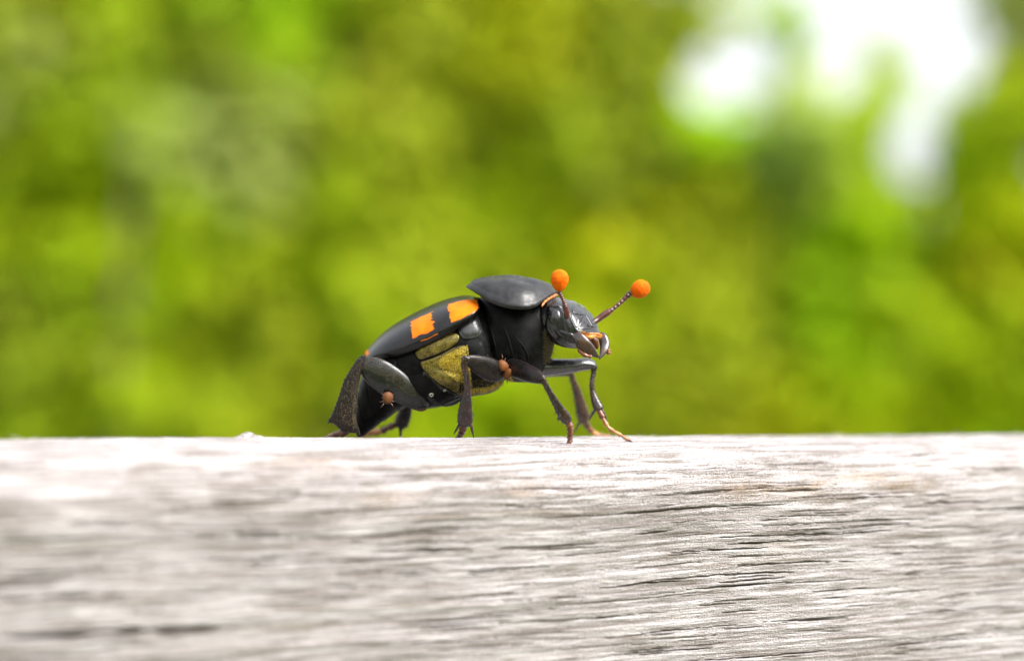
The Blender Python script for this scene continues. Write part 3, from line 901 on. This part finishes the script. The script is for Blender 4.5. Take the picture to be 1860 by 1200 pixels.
# -- wing covers
EL = [((872, 541), (872, 560), 2.9), ((850, 536), (858, 571), 3.5), ((825, 539), (832, 585), 3.85), ((798, 547), (805, 599), 4.0), ((770, 559), (776, 612), 4.0), ((742, 573), (748, 624), 3.9), ((715, 589), (720, 635), 3.65), ((692, 607), (697, 642), 3.25), ((674, 626), (680, 646), 2.7), ((662, 641), (669, 651), 2.2)]
def elytron(sign, name):
    rows = []
    for (tx, ty), (sx, sy), w in EL:
        T, R_ = BODY.loc(BODY.at(tx, ty, 0.0)), BODY.loc(BODY.at(sx, sy, w))
        rows.append(list(T) + list(R_))
    q = cr(rows, 90)
    nv = 44
    vv = np.concatenate([np.linspace(0, 1, 34), np.linspace(1.02, 1.25, nv - 34)])
    V, UVs = [], []
    for i in range(90):
        T, R_ = q[i, :3], q[i, 3:]
        u = i / 89
        tap = math.sin(math.pi * min(1, max(0, u * 0.94 + 0.03))) ** 0.5
        for v in vv:
            if v <= 1:
                ph = v * math.pi / 2
                sr, cz = math.sin(ph) ** 0.95, math.cos(ph) ** 0.80
                a = T[0] + (R_[0] - T[0]) * v
                r_ = R_[1] * (0.6 * sr + 0.4 * v)
                z = R_[2] + (T[2] - R_[2]) * (0.6 * cz + 0.4 * (1 - v))
                z += 0.035 * math.exp(-((v - 0.97) / 0.03) ** 2)
            else:
                k = (v - 1) / 0.25
                a, r_, z = R_[0], R_[1] - 0.34 * k * k, R_[2] - 0.50 * k * tap
            z -= 0.05 * math.exp(-(v / 0.02) ** 2)
            V.append((a, r_ * sign + sign * 0.012, z))
            UVs.append((u, v))
    V = np.array(V)
    mb = MB()
    F = [tuple(f) for f in grid_faces(90, nv, close_m=False)]
    if sign > 0:
        F = [f[::-1] for f in F]
    mb.add(BODY.wld(V[:, 0], V[:, 1], V[:, 2]), F, UVs)
    o = mk(name, mb, ELYTRA, bug, solid=0.1)
    return o, mb
el_r, el_r_mb = elytron(1, 'elytron')
el_l, _ = elytron(-1, 'elytron')

# -- pronotum
near_rim = [(862, 528, 0.9), (849, 524.5, 1.7), (868, 536, 2.8), (887, 549, 3.35), (907, 557.5, 3.6), (931, 563, 3.7), (953, 564, 3.55), (970, 561, 3.15), (981, 553, 2.6), (992, 544, 1.9), (1004, 536, 1.0)]
rim = [BODY.at(a, b, c) for a, b, c in near_rim]
rim = [BODY.at(866, 528, 0)] + rim + [BODY.at(1010, 533, 0)] + [BODY.mirror(p) for p in rim[::-1]]
pro_mb = MB()
Rr = cr(rim, 140, closed=True)
cz = BODY.at(928, 556, 0.0)
rings = 44
Vp = []
topz = BODY.at(928, 503.0, 0.0)
H = topz[2] - cz[2]
for i in range(rings + 1):
    t = i / rings
    base = cz + (Rr - cz) * t
    lw = np.abs((Rr - cz) @ BODY.r) / np.maximum(np.linalg.norm((Rr - cz)[:, :2], axis=1), 1e-6)
    lw = lw ** 2
    hh = H * ((1 - lw) * max(1 - t ** 2.05, 0) ** 0.80 + lw * max(1 - t ** 2.5, 0) ** 0.62)
    flare = 0.06 * math.exp(-((t - 1.0) / 0.03) ** 2) - 0.07 * math.exp(-((t - 0.93) / 0.035) ** 2)
    zrel = base.copy()
    zrel[:, 2] = cz[2] + (Rr[:, 2] - cz[2]) * t ** 2 + hh + flare
    ang = np.arange(140) / 140 * 2 * math.pi
    # gentle dimples and the shallow groove of the disc
    loc = (base - BODY.o) @ BODY.r
    zrel[:, 2] -= 0.07 * np.exp(-((np.abs(loc) - 1.7) / 0.5) ** 2) * (1 - t) * 2 + 0.05 * np.exp(-(loc / 0.25) ** 2) * (1 - t)
    lat_, fore_ = loc, (base - BODY.o) @ BODY.f
    zrel[:, 2] += (0.05 * vnoise(lat_ * 1.1 + 20, fore_ * 1.1 + 20, 61) + 0.018 * vnoise(lat_ * 3.2 + 40, fore_ * 3.2 + 40, 62)) * min(1.0, (1 - t) * 5)
    Vp.append(zrel)
Vp = np.array(Vp)
pro_mb.add(Vp.reshape(-1, 3), [tuple(f) for f in grid_faces(rings + 1, 140)])
pron = mk('pronotum', pro_mb, PRONOT, bug, solid=0.12)
# pale orange membrane where the head enters the pronotum
mem = [BODY.at(984, 556, 2.5), BODY.at(989, 548, 2.0), BODY.at(998, 541, 1.3), BODY.at(1008, 536, .3), BODY.at(1012, 536, -.6)]
mk('neck_membrane', tube([list(p) + [w] for p, w in zip(mem, (.06, .11, .13, .12, .08))], 30, 10), ORANGE, bug)

# -- head: turned farther towards the viewer than the body
neck = BODY.at(998, 570, 0.0)
HEAD = Frame(40.0, neck)
head_mb = loft(HEAD, [(992, 548, 994, 600, 1.15, .5, 2.1), (1003, 540, 1004, 612, 1.55, .5, 2.2), (1018, 541, 1014, 620, 1.80, .52, 2.5), (1032, 546, 1024, 627, 1.86, .55, 2.7), (1044, 554, 1035, 631, 1.76, .58, 2.9), (1055, 565, 1046, 632, 1.60, .6, 3.0), (1063, 578, 1055, 630, 1.46, .6, 3.0), (1069, 590, 1063, 627, 1.28, .6, 2.8), (1073, 599, 1069, 622, 0.95, .6, 2.4), (1074, 605, 1072, 616, .5, .5, 2)], 90, 56,
               lambda t, th: 1 + 0.02 * np.sin(th * 9 + t * 30) - 0.05 * math.exp(-((t - .30) / .03) ** 2))
head = mk('head', head_mb, HEADM, bug)
hs = bvh_of([head_mb])
# plates of the forehead with the sutures between them
for poly in ([(1040, 553), (1052, 553), (1066, 559), (1077, 565), (1073, 568), (1061, 570), (1050, 571), (1039, 565)], [(1061, 573), (1067, 583), (1073, 595), (1067, 598), (1058, 598), (1050, 597), (1054, 585)],
             [(1037, 571), (1048, 574), (1058, 573), (1053, 583), (1048, 595), (1042, 586)], [(1063, 572), (1076, 568), (1083, 573), (1085, 582), (1084, 590), (1076, 594), (1069, 583)]):
    hh_ = [hit(hs, a, b) for a, b in poly]
    hh_ = [q for q in hh_ if q]
    up_ = nrm(np.mean([q[1] for q in hh_], 0))
    mk('face_plate', dome([q[0] + q[1] * 0.035 for q in hh_], 0.05, up_, 10, 3.0, 60, skirt=.2), HEADM, head)
# compound eyes
def eye(px, py, rr):
    h_ = hit(hs, px, py)
    p, n = h_
    a = nrm(np.cross(n, [0, 0, 1.0])); b = np.cross(n, a)
    rim_ = [p - n * 0.06 + a * rr * 0.95 * math.cos(q) + b * rr * 1.15 * math.sin(q) for q in np.linspace(0, 2 * math.pi, 14, endpoint=False)]
    mk('eye', dome(rim_, rr * 0.42, n, 10, 2.0, 40, skirt=0.1), EYEM, head)
    q = HEAD.mirror(np.array(rim_))
    mk('eye', dome(list(q), rr * 0.42, nrm(HEAD.mirror(p + n) - HEAD.mirror(p)), 10, 2.0, 40, skirt=0.1), EYEM, head)
eye(1008, 574, 0.46)
# brow ridge above the eye and cheek lobes
for rows in ([(994, 560, 0), (1003, 556, 0), (1014, 556, 0), (1024, 562, 0)], [(1010, 596, 0), (1022, 603, 0), (1036, 608, 0), (1048, 612, 0)]):
    ctrl = []
    for a, b, _ in rows:
        h_ = hit(hs, a, b)
        if h_:
            ctrl.append(list(h_[0] - h_[1] * 0.08) + [0.15])
    ctrl[0][3] = ctrl[-1][3] = 0.03
    mk('cheek_ridge', tube(ctrl, 24, 10), HEADM, head)

def hp(px, py, r):
    return HEAD.at(px, py, r)
# orange clypeal membrane, labrum
cl = [(1055, 602, .95), (1063, 604, .7), (1072, 604, .3), (1081, 604, -.1), (1090, 606, -.5), (1095, 610, -.8), (1090, 614, -.6), (1083, 612, -.2), (1075, 614, .2), (1065, 612, .55)]
clr = [hp(a, b, c) for a, b, c in cl]
mk('clypeus', dome([q + np.array([0.02, -0.22, 0.0]) for q in clr], 0.07, HEAD.f + np.array([0, 0, .5]), 8, 2.0, 40, skirt=.25), ORANGE, head)
lb = [(1072, 611, .35), (1084, 612, -.15), (1088, 622, -.3), (1086, 634, -.25), (1078, 626, 0)]
mk('labrum', dome([hp(a, b, c) for a, b, c in lb], 0.12, HEAD.f, 8, 2.0, 30, skirt=.3), MOUTHM, head)
# mandibles: broad curved hooks
def hook(pts, ws, mat, name, flat=0.65):
    ctrl = [list(hp(a, b, c)) + [w] for (a, b, c, d), w in zip(pts, ws)]
    return mk(name, tube(ctrl, 40, 28, flat=flat, e=2.8), mat, bug)
hook([(1042, 604, 1.1, .0), (1051, 613, 1.05, .3), (1060, 622, .9, .5), (1069, 632, .6, .7), (1079, 642, .2, .75), (1088, 649, -.1, .7)], (.34, .40, .41, .38, .24, .04), MANDM, 'mandible')
hook([(1092, 606, -1.0, .0), (1096, 615, -1.0, .2), (1098, 625, -.95, .4), (1097, 635, -.75, .5), (1093, 644, -.5, .55), (1089, 652, -.3, .55)], (.22, .32, .34, .28, .16, .04), MANDM, 'mandible')
# palps below the jaw
for pts in ([(1050, 626, .8, .1), (1055, 638, .9, .2), (1063, 645, .8, .3), (1074, 648, .55, .4)], [(1096, 630, -.8, 0), (1104, 637, -1.0, .1), (1106, 642, -1.0, .2)]):
    ctrl = [list(hp(a, b, c)) + [w] for (a, b, c, d), w in zip(pts, (.14, .17, .14, .12))]
    mk('palp', tube(ctrl, 30, 12, mod=lambda t, th: 1 + 0.15 * np.cos(t * 6 * math.pi) + 0 * th), MOUTHM, bug)

# -- antennae
def antenna(path, club, rc, seed):
    ctrl = px_ctrl(path)
    nseg = 7.0
    sh = mk('antenna', tube(ctrl, 110, 16, mod=lambda t, th: np.where(t > 0.42, 0.74 + 0.30 * np.abs(np.sin((t - 0.42) / 0.58 * nseg * math.pi)) ** 0.7, 1.0) + 0 * th), ANT, bug)
    c, d = P(*club[0]), P(*club[1])
    ax = nrm(c - d)                                     # axis from stalk to tip
    a = nrm(np.cross(ax, [0.1, 1, 0.2])); b = np.cross(ax, a)
    mb = MB()
    n, m = 60, 48
    t = np.linspace(0, math.pi, n)[:, None]
    th = np.linspace(0, 2 * math.pi, m, endpoint=False)[None]
    zz = -np.cos(t)
    groove = sum(0.028 * np.exp(-((zz - g_ - 0.05 * np.sin(th * 2 + seed)) / 0.045) ** 2) for g_ in (-0.42, 0.02, 0.45))
    r_ = np.sin(t) * (1 - groove) * (0.92 + 0.08 * zz) * (1 + 0.02 * np.sin(th * 5 + seed)) + 0 * th
    st = np.where(zz < -0.5, 1 + (-(zz) - 0.5) * club[2], 1.0)
    V = c + rc * (r_[..., None] * (np.cos(th)[..., None] * a + np.sin(th)[..., None] * b) + (zz * st + 0 * th)[..., None] * ax * 1.06)
    mb.add(V.reshape(-1, 3), [tuple(f) for f in grid_faces(n, m)])
    co = mk('club', mb, CLUB, sh)
    hb = MB()
    rr = np.random.default_rng(seed)
    P_ = V.reshape(-1, 3)
    for k in rr.integers(0, len(P_), 900):
        nn = nrm(P_[k] - c)
        add_hair(hb, P_[k] - nn * 0.01, nn + 0.5 * rr.normal(size=3), 0.045, 0.006)
    f = mk('fuzz', hb, CLUB, sh)
    f['kind'] = 'stuff'
antenna([(1030, 578, -4.2, 9), (1029, 567, -4.4, 10.5), (1026, 553, -4.5, 9.5), (1023, 545, -4.5, 7), (1019, 537, -4.5, 7.5), (1015, 529, -4.5, 9)], ((1016.5, 508, -4.5), (1015.5, 526, -4.5), 0.35), 0.64, 3)
antenna([(1078, 585, -1.4, 9), (1086, 580, -1.2, 11), (1094, 574, -1.1, 12), (1106, 566, -1.0, 12), (1112, 562, -1.0, 8), (1122, 554, -0.9, 7.5), (1133, 544, -0.8, 8.5), (1142, 535, -0.8, 11), (1148, 531, -.8, 10)], ((1162.5, 525.5, -0.8), (1148, 534, -0.8), 0.0), 0.655, 9)

# -- plates on the near side of the thorax
def plate(name, poly, mat, height, lift=0.06, power=2.2, sink=0.25, extra=None):
    pts, ns = [], []
    for a, b in poly:
        h_ = hit(surf, a, b)
        if h_ is None:
            continue
        pts.append(h_[0] + h_[1] * lift)
        ns.append(h_[1])
    up = nrm(np.mean(ns, 0))
    mb = dome(pts, height, up, 16, power, 80, lip=0.03, skirt=sink)
    mk(name, mb, mat, bug)
    return mb
pl1 = plate('metepimeron', [(755, 640), (764, 652), (782, 647), (801, 640), (818, 631), (831, 621), (834, 611), (824, 605), (806, 608), (787, 614), (769, 625)], GOLDP, 0.30)
pl2 = plate('metasternum', [(843, 627), (822, 633), (800, 645), (780, 653), (764, 659), (772, 674), (790, 690), (812, 703), (840, 718), (866, 716), (892, 706), (905, 690), (890, 650), (866, 632)], GOLDP, 0.55)
pl3 = plate('mesepimeron', [(836, 585), (850, 575), (862, 566), (870, 580), (875, 600), (868, 612), (850, 616), (838, 612), (832, 598)], GREYP, 0.30)
pl4 = plate('mesosternum', [(845, 622), (872, 616), (884, 632), (884, 655), (868, 660), (850, 650)], THORAX, 0.25)
pl5 = plate('sternite', [(768, 678), (790, 693), (812, 707), (834, 720), (815, 732), (795, 734), (778, 724)], BLACK, 0.12)
mk('thorax_seam', tube([list(hit(surf, a, b)[0]) + [w] for a, b, w in ((864, 563, .04), (869, 578, .06), (872, 592, .06), (877, 604, .04))], 24, 8), GREYP, bug)
for pts in ([(885, 575), (893, 600), (900, 630), (905, 655)], [(905, 575), (920, 605), (930, 640), (935, 665)], [(935, 610), (950, 628), (958, 645), (958, 665)]):
    ctrl = [list(hit(surf, a, b)[0]) + [w] for (a, b), w in zip(pts, (.02, .06, .07, .02))]
    mk('thorax_fold', tube(ctrl, 30, 10), THORAX, bug)
plates = bvh_of([core, proth, pl1, pl2, pl3, pl4, pl5])

# -- legs
def bristles(parent, mb_src, n, L, w, mat, seed, bias=(0, 0, 0), zone=None):
    rr = np.random.default_rng(seed)
    V = mb_src.verts()
    c = V.mean(0)
    hb = MB()
    k = 0
    F = mb_src.f
    while k < n:
        f = F[rr.integers(0, len(F))]
        q = V[list(f)]
        p = q.mean(0)
        nn = np.cross(q[1] - q[0], q[2] - q[0])
        if np.linalg.norm(nn) < 1e-9:
            continue
        nn = nrm(nn)
        k += 1
        if zone is not None and not zone(p):
            continue
        ctr = V[np.linalg.norm(V - p, axis=1) < 0.8].mean(0)
        if nn @ (p - ctr) < 0:
            nn = -nn
        add_hair(hb, p - nn * 0.01, nn * 0.6 + np.asarray(bias) + 0.25 * rr.normal(size=3), L * rr.uniform(.6, 1.3), w)
    if hb.n:
        o = mk('bristles', hb, mat, parent)
        o['kind'] = 'stuff'

def claws(parent, at, dirs, w=0.06):
    for d in dirs:
        p0 = np.asarray(at)
        e = np.asarray(d, float)
        mk('claw', tube([list(p0) + [w], list(p0 + e * 0.55 + [0, 0, 0.05]) + [w * .7], list(p0 + e) + [w * .15]], 12, 8), TARSUS, parent)

LEG_MB = []
def leg(femur, tibia, tarsus, spurs, mats, flatF=0.7, flatT=0.6, seed=0, teeth=14, side='both', clawdirs=(), hair=70, e=2.2, eF=2.4):
    fm, tm, sm = mats
    fmb = tube(px_ctrl(femur), 50, 32, flat=flatF, e=eF)
    LEG_MB.append(fmb)
    fo = mk('leg', fmb, fm, bug)
    def tmod(t, th):
        return 1 + 0.045 * np.abs(np.sin(t * teeth * math.pi)) * (np.abs(np.cos(th)) ** 6) + 0.0 * th
    tmb = tibia if isinstance(tibia, MB) else tube(px_ctrl(tibia), 90, 24, flat=flatT, mod=tmod, e=e)
    to = mk('tibia', tmb, tm, fo)
    bristles(fo, tmb, hair, 0.22, 0.015, BRISTLE, seed, (0, 0, -0.5))
    # foot of five small joints
    c = cr(px_ctrl(tarsus), 61)
    for k in range(5):
        s = c[k * 12:k * 12 + 13]
        ctrl = [list(s[0][:3]) + [s[0][3] * .62], list(s[6][:3]) + [s[6][3] * .92], list(s[11][:3]) + [s[11][3] * 1.15], list(s[12][:3]) + [s[12][3] * .7]]
        jm = tube(ctrl, 16, 12, flat=0.9)
        mk('foot_joint', jm, sm if isinstance(sm, bpy.types.Material) else sm[min(k, len(sm) - 1)], fo)
        hb = MB()
        rr = np.random.default_rng(seed * 10 + k)
        dr = nrm(s[12][:3] - s[0][:3])
        for q in range(10):
            pp = s[9][:3] + rr.normal(size=3) * s[9][3] * 0.5
            add_hair(hb, pp, dr + rr.normal(size=3) * 0.6 + [0, 0, -0.2], 0.24, 0.013)
        ob = mk('foot_hair', hb, DULLHAIR, fo)
        ob['kind'] = 'stuff'
    for sp in spurs:
        mk('spur', tube(px_ctrl(sp), 14, 8), tm, fo)
    claws(fo, c[-1][:3], clawdirs)
    return fo

# right front: knee towards the viewer, the nearest foot
leg([(918, 662, -2.0, 26), (935, 668, -2.8, 34), (958, 677, -4.2, 33), (975, 684, -5.2, 26), (986, 689, -5.6, 17)],
    [(983, 686, -5.6, 15), (990, 697, -5.5, 10), (999, 713, -5.2, 11), (1010, 732, -4.8, 14), (1021, 750, -4.4, 19), (1028, 760, -4.2, 20), (1033, 766, -4.0, 14)],
    [(1033, 766, -4.0, 14), (1036, 779, -3.8, 12), (1035, 792, -3.6, 10), (1035, 803, -3.5, 10)],
    [[(1018, 752, -4.5, 5), (1014, 760, -4.6, 4), (1012, 763, -4.6, 1)]], (LEGM, TIBIA, TARSUS), seed=1, clawdirs=((0.2, -.25, -.38), (-.35, -.2, -.18)))
# left front: femur stretched forward
leg([(962, 666, -0.6, 26), (985, 667, -0.4, 32), (1010, 666, -0.2, 30), (1040, 664, 0.0, 26), (1066, 661, 0.2, 22), (1080, 664, 0.3, 15)],
    [(1079, 664, 0.3, 12), (1078, 678, 0.3, 9), (1075, 698, 0.2, 8), (1077, 714, 0.2, 10), (1082, 730, 0.1, 15), (1087, 741, 0.0, 17), (1088, 745, 0, 12)],
    [(1088, 744, 0.0, 13), (1097, 763, 0.0, 9), (1107, 778, 0.0, 8), (1124, 788, 0.0, 7), (1142, 799, 0.0, 6)],
    [[(1091, 741, 0, 6), (1098, 753, 0, 5), (1103, 766, 0, 1.5)], [(1082, 742, 0.1, 5), (1075, 754, 0.2, 4), (1070, 764, .2, 1.5)]], (GLOSSLEG, TIBIA, (TARSUS, TARSUSY)), seed=2, flatF=1.0, eF=1.55, clawdirs=((0.12, -.1, -.36), (.3, -.3, -.2)))
# left middle, seen between the front legs
leg([(985, 672, 2.0, 26), (1012, 672, 3.2, 24), (1036, 676, 4.6, 14)],
    [(1036, 674, 4.6, 10), (1040, 688, 4.8, 10), (1047, 708, 5.2, 14), (1053, 730, 5.6, 18), (1058, 750, 6.0, 22), (1060, 764, 6.4, 18), (1061, 768, 6.5, 10)],
    [(1063, 764, 6.4, 13), (1070, 778, 6.8, 11), (1082, 788, 7.2, 9), (1096, 791, 7.4, 8), (1108, 792, 7.5, 7)],
    [[(1054, 764, 6.4, 6), (1048, 776, 6.6, 4), (1043, 787, 6.8, 1.5)], [(1066, 760, 6.3, 6), (1074, 752, 6.3, 4), (1078, 744, 6.3, 1.5)]], (LEGM, BROWNTIB, (BROWNTIB, TARSUS, TARSUSY)), seed=3, clawdirs=((.3, 0.1, -.12), (.25, -.2, -.14)), hair=160)
# right middle
leg([(918, 676, -2.4, 20), (900, 674, -3.0, 40), (876, 664, -3.7, 40), (858, 656, -4.3, 26), (848, 652, -4.6, 15)],
    [(848, 649, -4.6, 17), (843, 662, -4.6, 11), (847, 682, -4.3, 10), (849, 704, -4.0, 12), (847, 726, -3.6, 19), (845, 750, -3.2, 26), (845, 766, -2.9, 27), (845, 773, -2.8, 18)],
    [(843, 770, -2.7, 15), (840, 780, -2.2, 13), (836, 790, -1.2, 10), (832, 795, 0.6, 8)],
    [[(855, 770, -2.9, 6), (858, 782, -2.8, 4.5), (861, 796, -2.7, 1.5)], [(836, 767, -2.9, 5), (830, 778, -2.8, 4), (824, 788, -2.6, 1.5)]], (LEGM, TIBIA, TARSUS), flatF=0.55, seed=4, clawdirs=((-.2, .3, -.1), (-.3, .2, -.1)), hair=170)
# right hind: high knee, broad toothed tibia
hind_tibia = blade([(656, 645), (648, 655), (640, 667), (626, 691), (615, 723), (605, 749), (597, 765), (609, 771), (623, 784)],
                   [(664, 646), (660, 662), (656, 678), (651, 703), (648, 728), (647, 750), (648, 766), (652, 779), (653, 787)],
                   [-2.3, -2.35, -2.35, -2.35, -2.3, -2.2, -2.1, -2.0, -1.9], [.35, .42, .46, .5, .55, .6, .6, .5, .3], teeth=22, tooth=0.07)
hind = leg([(776, 733, -1.0, 14), (764, 728, -1.3, 32), (741, 714, -1.7, 48), (709, 692, -2.0, 58), (685, 676, -2.1, 54), (667, 663, -2.1, 38), (657, 653, -2.1, 20)],
    hind_tibia,
    [(632, 783, -1.4, 16), (618, 787, -1.0, 14), (605, 791, -.4, 12), (594, 795, 0.4, 9), (584, 799, 1.2, 7)],
    [[(606, 757, -2.1, 8), (600, 763, -2.1, 6), (595, 769, -2.1, 1.5)], [(648, 778, -1.6, 8), (651, 788, -1.5, 6), (654, 797, -1.4, 2)]], (BLACK, HINDTIB, TARSUS), flatF=0.36, flatT=0.34, seed=5, teeth=17, clawdirs=((-.3, .2, -.1), (-.2, .35, -.1)), hair=120)
# left hind
leg([(770, 728, 2.4, 26), (755, 730, 3.6, 26), (741, 732, 4.8, 18)],
    [(741, 731, 4.8, 14), (738, 742, 5.0, 21), (733, 757, 5.3, 25), (729, 770, 5.6, 24), (727, 776, 5.7, 14)],
    [(722, 771, 5.6, 13), (706, 776, 5.8, 12), (690, 784, 6.2, 12), (674, 785, 6.6, 12), (656, 793, 7.2, 9)],
    [[(727, 774, 5.6, 7), (728, 785, 5.7, 6), (727, 797, 5.8, 3)]], (LEGM, TIBIA, (TARSUS, TARSUS, TARSUSY)), seed=6, hair=120)

# hind trochanter of the near side and the flat hind coxa under the belly
mk('trochanter', tube(px_ctrl([(738, 733, .4, 6), (752, 739, .2, 10), (766, 742, 0, 10), (774, 741, 0, 6)]), 20, 12), TARSUS, bug)
mk('hind_coxa', tube(px_ctrl([(802, 736, -1.4, 3), (812, 734, -1.5, 9), (826, 729, -1.6, 11), (842, 721, -1.6, 8)]), 24, 14, flat=1.4), BLACK, bug)

# -- pubescence: golden on the breast, dull on the femur, fringe on the hind tibia, beard below the neck
def fur(name, poly, n, bv, flow, L, w, mat, lift=0.35, seed=0, spread=0.3):
    rr = np.random.default_rng(seed)
    poly = np.array(poly, float)
    lo, hi = poly.min(0), poly.max(0)
    hb = MB()
    k = tries = 0
    px, py = poly[:, 0], poly[:, 1]
    qx, qy = np.roll(px, -1), np.roll(py, -1)
    while k < n and tries < n * 8:
        tries += 1
        x, y = rr.uniform(lo, hi)
        c = ((py > y) != (qy > y)) & (x < (qx - px) * (y - py) / (qy - py + 1e-9) + px)
        if c.sum() % 2 == 0:
            continue
        h_ = hit(bv, x, y)
        if h_ is None:
            continue
        p, nn = h_
        fl = np.asarray(flow, float)
        fl = fl - nn * (fl @ nn)
        add_hair(hb, p - nn * 0.01, nrm(fl) + nn * lift + rr.normal(size=3) * spread, L * rr.uniform(.6, 1.3), w)
        k += 1
    o = mk(name, hb, mat, bug)
    o['kind'] = 'stuff'
fur('breast_hair', [(850, 625), (822, 637), (800, 650), (796, 660), (808, 674), (830, 690), (858, 700)], 4200, plates, (-.5, 0, -.8), 0.13, 0.011, GOLDHAIR, 0.18, 1, .22)
fur('breast_hair', [(843, 628), (765, 660), (790, 690), (840, 718), (880, 716), (915, 695), (900, 680), (850, 690)], 1500, plates, (-.5, 0, -.8), 0.14, 0.009, MIDHAIR, 0.15, 2, .2)
fur('flank_hair', [(755, 640), (764, 652), (801, 640), (831, 621), (834, 611), (806, 608), (769, 625)], 700, plates, (-.9, 0, -.3), 0.14, 0.009, MIDHAIR, 0.15, 3, .2)
fur('belly_fringe', [(850, 712), (880, 711), (905, 702), (930, 688), (928, 680), (890, 700), (850, 705)], 500, plates, (.1, 0, -1), 0.30, 0.008, GOLDHAIR, 0.4, 4)
fur('neck_beard', [(985, 600), (1004, 600), (1004, 635), (994, 660), (985, 660)], 500, plates, (.9, -.1, -.4), 0.40, 0.010, DULLHAIR, 0.6, 5, .4)
fem_bv = bvh_of([tube(px_ctrl([(776, 733, -1.0, 14), (764, 728, -1.3, 32), (741, 714, -1.7, 48), (709, 692, -2.0, 58), (685, 676, -2.1, 54), (667, 663, -2.1, 38), (657, 653, -2.1, 20)]), 50, 24, flat=.36, e=2.4)])
fur('femur_hair', [(660, 650), (688, 648), (710, 660), (733, 682), (768, 724), (745, 718), (712, 694), (684, 678), (660, 668)], 2600, fem_bv, (-.6, 0, .3), 0.05, 0.0075, DULLHAIR, 0.7, 6, .5)
tib_bv = bvh_of([hind_tibia])
fur('tibia_fringe', [(648, 690), (652, 692), (647, 720), (645, 750), (648, 775), (640, 776), (639, 745), (643, 715)], 240, tib_bv, (.5, -.2, -.8), 0.20, 0.009, DULLHAIR, 0.3, 7)
fur('tibia_hair', [(655, 652), (640, 672), (622, 710), (606, 755), (625, 778), (640, 770), (645, 700)], 260, tib_bv, (-.3, 0, -.9), 0.13, 0.010, DULLHAIR, 0.3, 8)

# ------------------------------------------------------------------ mites and specks riding on the beetle
def mite(px, py, w, l, ang, mat, bv, label, rest=None):
    p, n = hit(bv, px, py)
    if rest:                                            # leans on what stands beside it
        q = hit(bv, *rest)[0]
        p = P(px, py, q[1] - 0.05)
    n = nrm(n * 0.35 - ray(px, py) * 0.65)
    up = np.array([0, 0, 1.0])
    ex = nrm(np.cross(n, up)) * -1
    ey = np.cross(n, ex)
    ca, sa = math.cos(ang), math.sin(ang)
    fx, fy = ca * ex + sa * ey, -sa * ex + ca * ey      # fx sideways, fy towards the head end
    o = empty('mite', p)
    tag(o, label, 'mite', 'mites riding on the beetle')
    mb = MB()
    nA, m = 20, 24
    t = np.linspace(0, math.pi, nA)[:, None]
    th = np.linspace(0, 2 * math.pi, m, endpoint=False)[None]
    lx = np.sin(t) * np.cos(th) * w * (1 - 0.18 * np.cos(t))
    ly = np.cos(t) * l + 0 * th
    lz = np.sin(t) * np.sin(th) * w * 0.6 + w * 0.5
    V = p + lx[..., None] * fx + ly[..., None] * fy + lz[..., None] * n
    mb.add(V.reshape(-1, 3), [tuple(f) for f in grid_faces(nA, m)])
    mk('shell', mb, mat, o, origin=p)
    for s in (-1, 1):
        for k in range(4):
            y0 = l * (0.75 - 0.33 * k)
            b0 = p + fx * s * w * 0.55 + fy * y0 + n * w * 0.15
            out = fx * s * (0.55 + 0.12 * k) + fy * (0.75 - 0.5 * k)
            out = out * (1.0 if k < 2 else 0.55)
            k1 = b0 + out * l * 0.55 + n * w * 0.35
            k2 = b0 + out * l * 1.05 - n * w * 0.05
            tb = tube([list(b0) + [w * .13], list(k1) + [w * .10], list(k2) + [w * .05]], 12, 8)
            mk('leg', tb, MITEL, o, origin=p)
    return o
allb = bvh_of([core, proth, pl1, pl2, pl3, pl4, pl5])
legb = bvh_of([core, proth, pl1, pl2, pl3, pl4, pl5] + LEG_MB)
mite(703, 722, 0.37, 0.42, math.pi, MITEM, legb, 'round tan mite clinging to the beetle abdomen below the hind femur', rest=(703, 706))
mite(912, 664, 0.34, 0.43, 0.6, MITEO, legb, 'orange-brown mite at the root of the beetle middle leg')
mite(924, 678, 0.30, 0.39, 2.4, MITEO, legb, 'smaller orange mite under the beetle breast, beside the middle leg root')
def speck(px, py, rr, label):
    h_ = hit(allb, px, py)
    p, n = h_
    a = nrm(np.cross(n, [0, 0, 1.0])); b = np.cross(n, a)
    mb = MB()
    R_, r_ = rr * 0.72, rr * 0.30
    k, m = 28, 12
    t = np.linspace(0, 2 * math.pi, k, endpoint=False)[:, None]
    s = np.linspace(0, 2 * math.pi, m, endpoint=False)[None]
    q = (R_ + r_ * np.cos(s))
    V = p + (q * np.cos(t))[..., None] * a + (q * np.sin(t))[..., None] * b + (r_ * np.sin(s) + 0 * t)[..., None] * n + n * 0.05
    V = V.reshape(-1, 3)
    F = []
    for i in range(k):
        for j in range(m):
            F.append((i * m + j, ((i + 1) % k) * m + j, ((i + 1) % k) * m + (j + 1) % m, i * m + (j + 1) % m))
    mb.add(V, F)
    tag(mk('pale_ring', mb, PALE, origin=p), label, 'speck', 'pale rings on the beetle belly')
speck(783.5, 716, 0.16, 'larger tiny pale ring on the dark belly plate behind the golden breast')
speck(807.5, 708, 0.10, 'smaller tiny pale dot on the dark belly plate nearest the golden breast')
